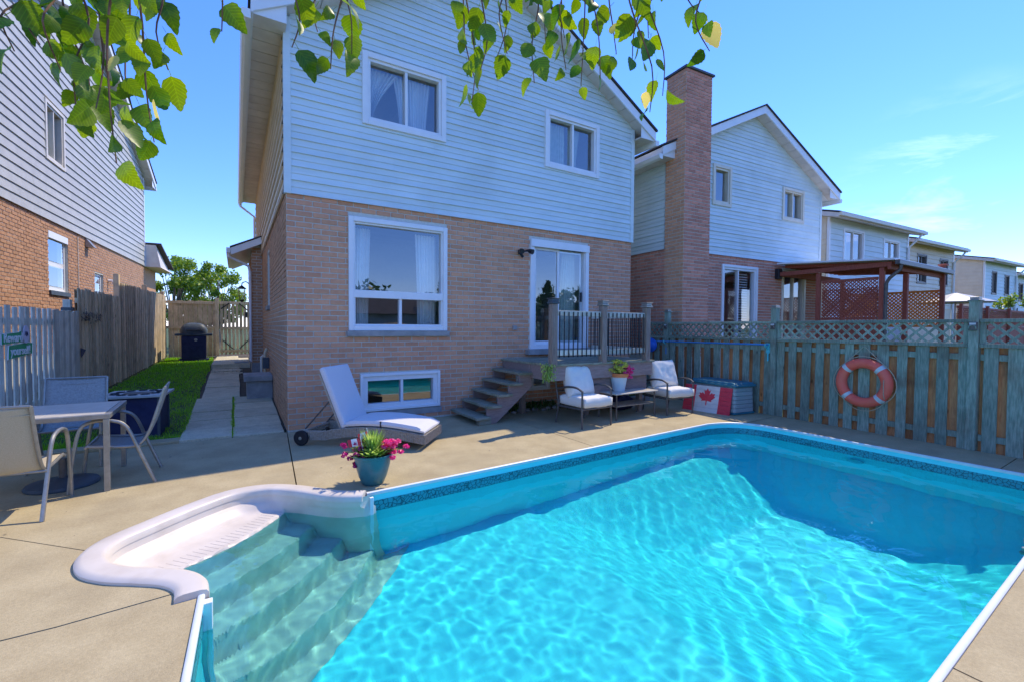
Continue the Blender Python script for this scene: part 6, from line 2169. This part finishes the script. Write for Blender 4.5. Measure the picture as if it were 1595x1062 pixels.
for (fx, fy, fz, fr_, sc__) in ((-.11, -.02, .40, .5, 1.0), (-.03, .05, .46, 1.2, .8)):
    Mf = T(fx, fy, fz, 0, math.radians(-12), fr_ - 1.0)
    mb = MB(); mb.tube([Mf @ Vector((0.0, 0, -.22)), Mf @ Vector((0.0, 0, .09))], .003, 6); st = mb.build('flag_stick', M_WHITE, tp, local=True)
    for a, b_, mt, nm in ((0.004, .035, M_FLAGRED, 'flag_red_bar'), (.035, .095, M_WHITE, 'flag_field'), (.095, .126, M_FLAGRED, 'flag_red_bar')):
        mb = MB()
        for i in range(5):
            x = -(a + (b_ - a) * i / 4) * sc__
            for z in (.0, .075 * sc__):
                mb.v.append(tuple(Mf @ Vector((x, .008 * math.sin(x * 60), z))))
        for i in range(4): mb.f.append((2 * i, 2 * i + 1, 2 * i + 3, 2 * i + 2))
        mb.build(nm, mt, st, local=True)
    mb = MB(); mb.prism([Mf @ Vector((-.065 * sc__ + x * .026 * sc__, .012, (.036 + z * .026) * sc__)) for x, z in pts], Mf.to_3x3() @ Vector((0, -.02, 0))); mb.build('flag_leaf', M_FLAGRED, st, local=True)

# ------------------------------------------------------------------ dining set on the left


def sling_chair(label, loc, rz, sling):
    """stacking chair: aluminium hoops, sling seat; front faces local -y"""
    c = thing('sling_chair', label, 'chair', loc, rz, 'sling chairs round the patio table')
    W_ = .27
    for sx in (-1, 1):
        x = sx * (W_ + .02)
        hoop = catmull([(x, -.36, 0), (x, -.33, .30), (x, -.28, .57), (x, -.20, .645), (x, -.05, .645), (x, .06, .57), (x, .16, .30), (x, .27, 0)], 6)
        mb = MB()
        # flat oval section
        mb.tube(hoop, .016, 8)
        mb.build('arm_hoop', M_METAL, c, smooth=True, local=True)
        rail = catmull([(sx * W_, -.24, .415), (sx * W_, 0, .385), (sx * W_, .14, .39), (sx * W_, .22, .50), (sx * W_, .30, .75), (sx * W_, .35, .93)], 6)
        mb = MB(); mb.tube(rail, .013, 8); mb.build('side_rail', M_METAL, c, smooth=True, local=True)
    for yv, zv in ((-.24, .405), (.15, .375), (.352, .93)):
        mb = MB(); mb.tube([(-W_ - .02, yv, zv), (W_ + .02, yv, zv)] if zv < .9 else [(-W_, yv, zv), (W_, yv, zv)], .0115, 8); mb.build('cross_bar', M_METAL, c, smooth=True, local=True)
    pr_ = catmull([(0, -.24, .42), (0, 0, .38), (0, .14, .385), (0, .215, .50), (0, .295, .75), (0, .345, .925)], 6)
    mb = MB()
    k = 9
    for p in pr_:
        for j in range(k):
            t_ = -1 + 2 * j / (k - 1)
            mb.v.append((t_ * W_, p.y + .012 * (1 - t_ * t_), p.z - .012 * (1 - t_ * t_)))
    for i in range(len(pr_) - 1):
        for j in range(k - 1):
            a = i * k + j
            mb.f.append((a, a + 1, a + k + 1, a + k))
    o = mb.build('sling', sling, c, smooth=False, local=True)
    for p in o.data.polygons: p.use_smooth = True
    so_ = o.modifiers.new('thick', 'SOLIDIFY'); so_.thickness = .004
    mb = MB(); mb.box(-W_, W_, .335, .342, .855, .862); mb.build('top_seam', sling, c, local=True)
    return c


sling_chair('beige sling chair seen from behind at the left edge', (-1.60, 5.22, 0), math.pi - .05, M_SLING)
sling_chair('metal sling chair turned side-on at the right end of the patio table', (-0.98, 5.93, 0), math.radians(-88), M_SLING_BLUE)
sling_chair('slate blue sling chair on the fence side of the patio table', (-1.60, 6.92, 0), .06, M_SLING_BLUE)
dt = thing('patio_table', 'rectangular metal patio table with stone coloured top', 'table', (-1.72, 6.0, 0), .03)
for sx in (-1, 1):
    for sy in (-1, 1):
        mb = MB(); mb.box(sx * .66 - .022, sx * .66 + .022, sy * .45 - .022, sy * .45 + .022, 0, .682); mb.build('leg', M_METAL, dt, local=True, bevel=.004)
for (a, b_, c, d) in ((-.69, .69, -.475, -.43), (-.69, .69, .43, .475), (-.69, -.645, -.429, .429), (.645, .69, -.429, .429)):
    mb = MB(); mb.box(a, b_, c, d, .684, .726); mb.build('apron', M_METAL, dt, local=True, bevel=.003)
for i in range(3):
    for j in range(2):
        mb = MB(); mb.box(-.643 + i * .429, -.643 + i * .429 + .426, -.427 + j * .428, -.427 + j * .428 + .425, .705, .728); mb.build('top_tile', M_TABLE, dt, local=True, bevel=.002)
ub = thing('umbrella_base', 'dark round umbrella base on the concrete under the patio table', 'umbrella base', (-1.45, 5.98, 0))
mb = MB(); mb.lathe([(.27, 0), (.275, .015), (.26, .035), (.12, .06), (.05, .07), (.03, .08)], 32); mb.build('weight', M_SLATE, ub, smooth=True, local=True)
mb = MB(); mb.lathe([(.03, .07), (.03, .26), (.022, .26)], 16); mb.build('socket_tube', M_METAL_DK, ub, smooth=True, local=True)

# fire table on the lawn edge
ft = thing('fire_table', 'dark blue square fire table with patterned top on the lawn edge', 'fire table', (-1.2, 8.24, 0), -.08)
mb = MB(); mb.box(-.29, .29, -.29, .29, 0, .565); mb.build('body', M_NAVY, ft, local=True, bevel=.01)
for sx in (-1, 1):
    for sy in (-1, 1):
        mb = MB(); mb.box(sx * .29 - .015, sx * .29 + .015, sy * .29 - .015, sy * .29 + .015, 0, .566); mb.build('corner_post', M_SLATE, ft, local=True)
mb = MB(); ring_ = MB()
for a, b_, c, d in ((-.36, .36, -.36, -.17), (-.36, .36, .17, .36), (-.36, -.17, -.169, .169), (.17, .36, -.169, .169)): mb.box(a, b_, c, d, .567, .60)
mb.build('top', M_SIDING_GREY, ft, local=True, bevel=.006)
mb = MB(); mb.box(-.168, .168, -.168, .168, .56, .592); mb.build('burner_cover', M_BLACK, ft, local=True)
for k in range(12):
    a = k * math.pi / 6
    cx_, cy_ = .26 * math.cos(a) * 1.0, .26 * math.sin(a) * 1.0
    mb = MB(); mb.tube([(cx_ + .05 * math.cos(t_ * .7), cy_ + .05 * math.sin(t_ * .7), .603) for t_ in range(9)], .006, 4, closed=True); mb.build('scroll_inlay', M_BLACK, ft, local=True)

# barbecue by the gate
bq = thing('barbecue', 'navy covered barbecue grill with domed lid beside the gate', 'barbecue', (-1.17, 17.9, zg(17.9)), .05)
mb = MB(); mb.box(-.33, .33, -.26, .26, .06, .78); mb.build('cart', M_NAVY, bq, local=True, bevel=.02)
mb = MB(); mb.box(-.50, .50, -.27, .27, .785, .86); mb.build('side_shelf', M_SLATE, bq, local=True, bevel=.015)
mb = MB()
prof = [(-.27, .86), (-.27, .98), (-.22, 1.10), (-.12, 1.18), (0, 1.20), (.12, 1.18), (.22, 1.10), (.27, .98), (.27, .86)]
lv = [(.36, .27, .862), (.37, .28, .95), (.34, .26, 1.05), (.27, .21, 1.14), (.17, .13, 1.19), (.06, .05, 1.205)]
nn_ = 28
for a_, b2, zv in lv:
    for i in range(nn_):
        t_ = 2 * math.pi * i / nn_
        c_, s_ = math.cos(t_), math.sin(t_)
        mb.v.append((a_ * math.copysign(abs(c_) ** .5, c_), b2 * math.copysign(abs(s_) ** .5, s_), zv))
for j in range(len(lv) - 1):
    for i in range(nn_): mb.f.append((j * nn_ + i, j * nn_ + (i + 1) % nn_, (j + 1) * nn_ + (i + 1) % nn_, (j + 1) * nn_ + i))
mb.f.append(tuple(range((len(lv) - 1) * nn_, len(lv) * nn_)))
mb.build('lid', M_SLATE, bq, local=True, smooth=True)
mb = MB(); mb.tube([(-.2, -.30, .97), (.2, -.30, .97)], .014, 8); mb.build('lid_handle', M_BLACK, bq, local=True)
mb = MB(); mb.box(-.40, .40, -.30, .30, .0, .058); mb.build('base_shelf', M_NAVY, bq, local=True, bevel=.01)
mb = MB(); mb.lathe([(.005, -.01), (.045, -.008), (.045, .008), (.005, .01)], 12); mb.v = [tuple(T(.05, -.265, .66, math.pi / 2) @ Vector(p)) for p in mb.v]; mb.build('badge', M_METAL, bq, local=True)

# ------------------------------------------------------------------ life ring, net and small things on the fences
lr_ = thing('life_ring', 'orange life ring with four pale bands hanging on the green fence', 'life ring', tuple(RF.P(4.56, 0.10, .75)))
RC = RF.P(4.56, 0.095, .75)


def ringp(a, R_): return RC + RF.U * R_ * math.cos(a) + Vector((0, 0, R_ * math.sin(a)))


mb = MB(); mb.tube([ringp(2 * math.pi * i / 48, .30) for i in range(48)], .075, 16, closed=True); rg_ = mb.build('ring', M_ORANGE, lr_, smooth=True)
for k in range(4):
    a0 = math.pi / 4 + k * math.pi / 2
    mb = MB(); mb.tube([ringp(a0 + (j - 2) * .045, .30) for j in range(5)], .0775, 16); mb.build('band', M_BAND, lr_, smooth=True)
mb = MB(); mb.tube([ringp(math.radians(128), .385), RF.P(4.53, 0.03, 1.305), ringp(math.radians(48), .385)], .006, 6); mb.build('hanging_rope', M_ROPE, lr_)
rp = []
for k in range(4):
    a0, a1 = math.pi / 4 + k * math.pi / 2, math.pi / 4 + (k + 1) * math.pi / 2
    rp += [ringp(a0 + (a1 - a0) * j / 8, .385 + .03 * math.sin(math.pi * j / 8)) + Vector((0, 0, -.012 * math.sin(math.pi * j / 8))) for j in range(8)]
mb = MB(); mb.tube(rp, .006, 6, closed=True); mb.build('grab_rope', M_ROPE, lr_)
mb = MB(); mb.tube([ringp(math.radians(15), .30) + RF.N * .08, ringp(math.radians(15), .30) + RF.N * .085 + Vector((0, 0, -.2)), ringp(math.radians(-35), .36) + RF.N * .06], .005, 6); mb.build('loose_rope', M_ROPE, lr_)

nt_ = thing('pool_net', 'blue leaf skimmer net on a long pole hung along the fence', 'pool net', tuple(RF.P(1.8, .1, 1.26)))
mb = MB(); mb.tube([RF.P(.35, .10, 1.262), RF.P(3.05, .10, 1.275)], .016, 10); mb.build('pole', M_POLE, nt_, smooth=True)
mb = MB(); fr_pts = [RF.P(.18 + .21 * math.cos(a) * 1.0, .12, 1.17 + .155 * math.sin(a) * 1.0) for a in [2 * math.pi * i / 20 for i in range(20)]]
mb.tube(fr_pts, .016, 8, closed=True); mb.build('net_frame', M_BLUE, nt_, smooth=True)
mb = MB(); c0 = RF.P(.18, .17, 1.17)
mb.v = [tuple(p) for p in fr_pts] + [tuple(RF.P(.18 + .12 * math.cos(a), .19, 1.17 + .09 * math.sin(a))) for a in [2 * math.pi * i / 20 for i in range(20)]] + [tuple(c0 + RF.N * .03)]
for i in range(20):
    j = (i + 1) % 20
    mb.f += [(i, j, 20 + j, 20 + i), (20 + i, 20 + j, 40)]
mb.build('net_bag', M_BLUE, nt_, smooth=True)
for a in (.62, 3.02):
    hk = thing('pole_hook', 'aqua plastic hook holding the far end of the net pole' if a < 1 else 'aqua plastic hook holding the near end of the net pole', 'hook', tuple(RF.P(a, .08, 1.25)))
    mb = MB(); RF.box(mb, a - .035, a + .035, .019, .05, 1.12, 1.30); mb.build('plate', M_CYAN, hk, bevel=.008)
    mb = MB(); mb.tube([RF.P(a, .05, 1.2), RF.P(a, .10, 1.22), RF.P(a, .135, 1.25), RF.P(a, .13, 1.29)], .013, 8); mb.build('arm', M_CYAN, hk, smooth=True)
    mb = MB(); mb.tube([RF.P(a + .01, .06, 1.13), RF.P(a + .01, .06, .98)], .014, 8); mb.build('tail', M_CYAN if a > 1 else M_POLE, hk, smooth=True)

# sign on the grey fence
sg = thing('reward_sign', 'green fence sign reading Reward yourself with a lilac oval', 'sign', tuple(GF.P(5.8, .03, 1.3)))


def text(body, size, u, z, d, shear, parent):
    cu = bpy.data.curves.new('lettering', 'FONT')
    cu.body = body
    cu.size = size
    cu.extrude = .003
    cu.shear = shear
    cu.offset = .002
    cu.materials.append(M_WHITE)
    tmp = bpy.data.objects.new('lettering_curve', cu)
    COL.objects.link(tmp)
    dg_ = bpy.context.evaluated_depsgraph_get()
    me = bpy.data.meshes.new_from_object(tmp.evaluated_get(dg_))
    me.materials.clear()
    me.materials.append(M_WHITE)
    bpy.data.objects.remove(tmp)
    o = link(bpy.data.objects.new('lettering', me))
    o.parent = parent
    o.matrix_parent_inverse = BASE[parent.name]
    p = GF.P(u, d, z)
    o.matrix_basis = Matrix(((GF.U.x, 0, GF.N.x, p.x), (GF.U.y, 0, GF.N.y, p.y), (0, 1, 0, p.z), (0, 0, 0, 1)))
    return o


for pl_, nm in (([(5.34, 1.29), (5.86, 1.31), (5.86, 1.47), (5.80, 1.45), (5.34, 1.43)], 'upper_board'), ([(5.50, 1.09), (5.62, 1.10), (6.17, 1.14), (6.19, 1.30), (6.05, 1.31), (5.52, 1.28)], 'lower_board')):
    mb = MB(); mb.prism([GF.P(a, .024, b_) for a, b_ in pl_], GF.N * .010)
    cx_, cz_ = sum(p[0] for p in pl_) / len(pl_), sum(p[1] for p in pl_) / len(pl_)
    bo = mb.build(nm + '_edge', M_WHITE, sg)
    mb = MB(); mb.prism([GF.P(cx_ + (a - cx_) * .975, .035, cz_ + (b_ - cz_) * .93) for a, b_ in pl_], GF.N * .004); mb.build(nm, M_SIGN, sg)
text('Reward', .165, 5.37, 1.325, .041, .05, sg)
text('yourself!', .160, 5.55, 1.15, .041, .05, sg)
mb = MB(); mb.prism([GF.P(5.96 + .085 * math.cos(a), .046, 1.42 + .125 * math.sin(a)) for a in [2 * math.pi * i / 24 for i in range(24)]], GF.N * .008); mb.build('oval', M_LILAC, sg)
mb = MB(); mb.tube(catmull([GF.P(5.91, .058, 1.40), GF.P(5.94, .058, 1.46), GF.P(5.96, .058, 1.39), GF.P(5.98, .058, 1.45), GF.P(6.0, .058, 1.40)], 5), .004, 5); mb.build('scribble', M_NAVY, sg)
pn = thing('pennant', 'small dark blue pennant stuck on the brown fence', 'pennant', tuple(GF.P(7.95, .03, 1.05)))
mb = MB(); mb.prism([GF.P(8.10, .03, 1.14), GF.P(8.35, .03, 1.10), GF.P(8.22, .03, 1.02), GF.P(8.12, .03, .97)], GF.N * .006); mb.build('cloth', M_NAVY, pn)
# withered vine on top of the fence join
mb = MB()
rr = random.Random(77)
for i in range(26):
    u = 8.05 + abs(rr.gauss(0, .7)); z = 1.72 + rr.gauss(0, .05)
    a = rr.random() * 6.28
    p = GF.P(u, .035 + rr.random() * .04, z)
    mb.tube([p, p + Vector((.02 * math.cos(a), .07 * math.sin(a), rr.uniform(-.06, .05))), p + Vector((.03 * math.cos(a), .13 * math.sin(a), rr.uniform(-.10, .06)))], .005, 4)
    for q in range(3):
        c_ = p + Vector((rr.uniform(-.02, .03), rr.gauss(0, .06), rr.gauss(0, .04)))
        s_ = rr.uniform(.012, .03)
        mb.add([c_ + Vector((0, -s_, 0)), c_ + Vector((.01, 0, -s_)), c_ + Vector((0, s_, 0)), c_ + Vector((-.01, 0, s_))], [(0, 1, 2, 3)])
tag(mb.build('withered_vine', M_BARK), 'withered brown vine clinging to the fence join', 'vine', kind='stuff')
# float line end at the near right pool wall
fl_ = thing('rope_float', 'string of pale green pool floats at the right pool wall', 'pool float', (5.3, .86, -.17))
for k in range(4):
    mb = MB(); mb.lathe([(.008, -.04), (.026, -.028), (.03, 0), (.026, .028), (.008, .04)], 14, (5.32 - .004 * k, .85 + .01 * k, -.02 - .085 * k)); mb.build('float', M_BOX if k else M_BAND, fl_, smooth=True)
mb = MB(); mb.tube([(5.32, .80, .02), (5.32, .85, .02), (5.31, .88, -.40)], .004, 6); mb.build('cord', M_WHITE, fl_)
# loose edging stones below the deck
for i in range(9):
    x = 3.98 + i * .16
    s_ = rr.uniform(.05, .08)
    mb = MB()
    mb.lathe([(s_ * .6, 0), (s_, s_ * .3), (s_ * .9, s_ * .7), (s_ * .3, s_ * .95)], 9, (0, 0, 0))
    mb.v = [(p[0] * rr.uniform(.9, 1.15), p[1] * .8, p[2]) for p in mb.v]
    st = mb.build('edging_stone', M_STONE, smooth=True)
    st.location = (x, 6.98 + rr.gauss(0, .03), 0)
    tag(st, ('first', 'second', 'third', 'fourth', 'fifth', 'sixth', 'seventh', 'eighth', 'ninth')[i] + ' rough edging stone from the stairs in the row under the deck', 'stone', 'edging stones under the deck')

# leaf litter and grit blown onto the concrete
mb = MB()
rr = random.Random(99)
for i in range(150):
    x, y = rr.uniform(-2.4, 7.0), rr.choice((rr.uniform(4.75, 7.2), rr.uniform(1.0, 7.2)))
    if in_poly(x, y, POOL) or in_poly(x, y, inset(POOL, -.06, True)) or (x > .3 and y < 4.5) or y < .9: continue
    s_ = rr.choice((rr.uniform(.003, .007), rr.uniform(.006, .018)))
    a = rr.random() * 6.28
    c_, d_ = math.cos(a) * s_, math.sin(a) * s_
    zt = rr.uniform(.004, .010)
    mb.add([(x - c_, y - d_, .004), (x + d_ * .5, y - c_ * .5, zt), (x + c_, y + d_, .004), (x - d_ * .5, y + c_ * .5, zt)], [(0, 1, 2, 3)])
tag(mb.build('leaf_litter', M_BARK), 'scattered bits of dry leaf and grit on the concrete', 'litter', kind='stuff')
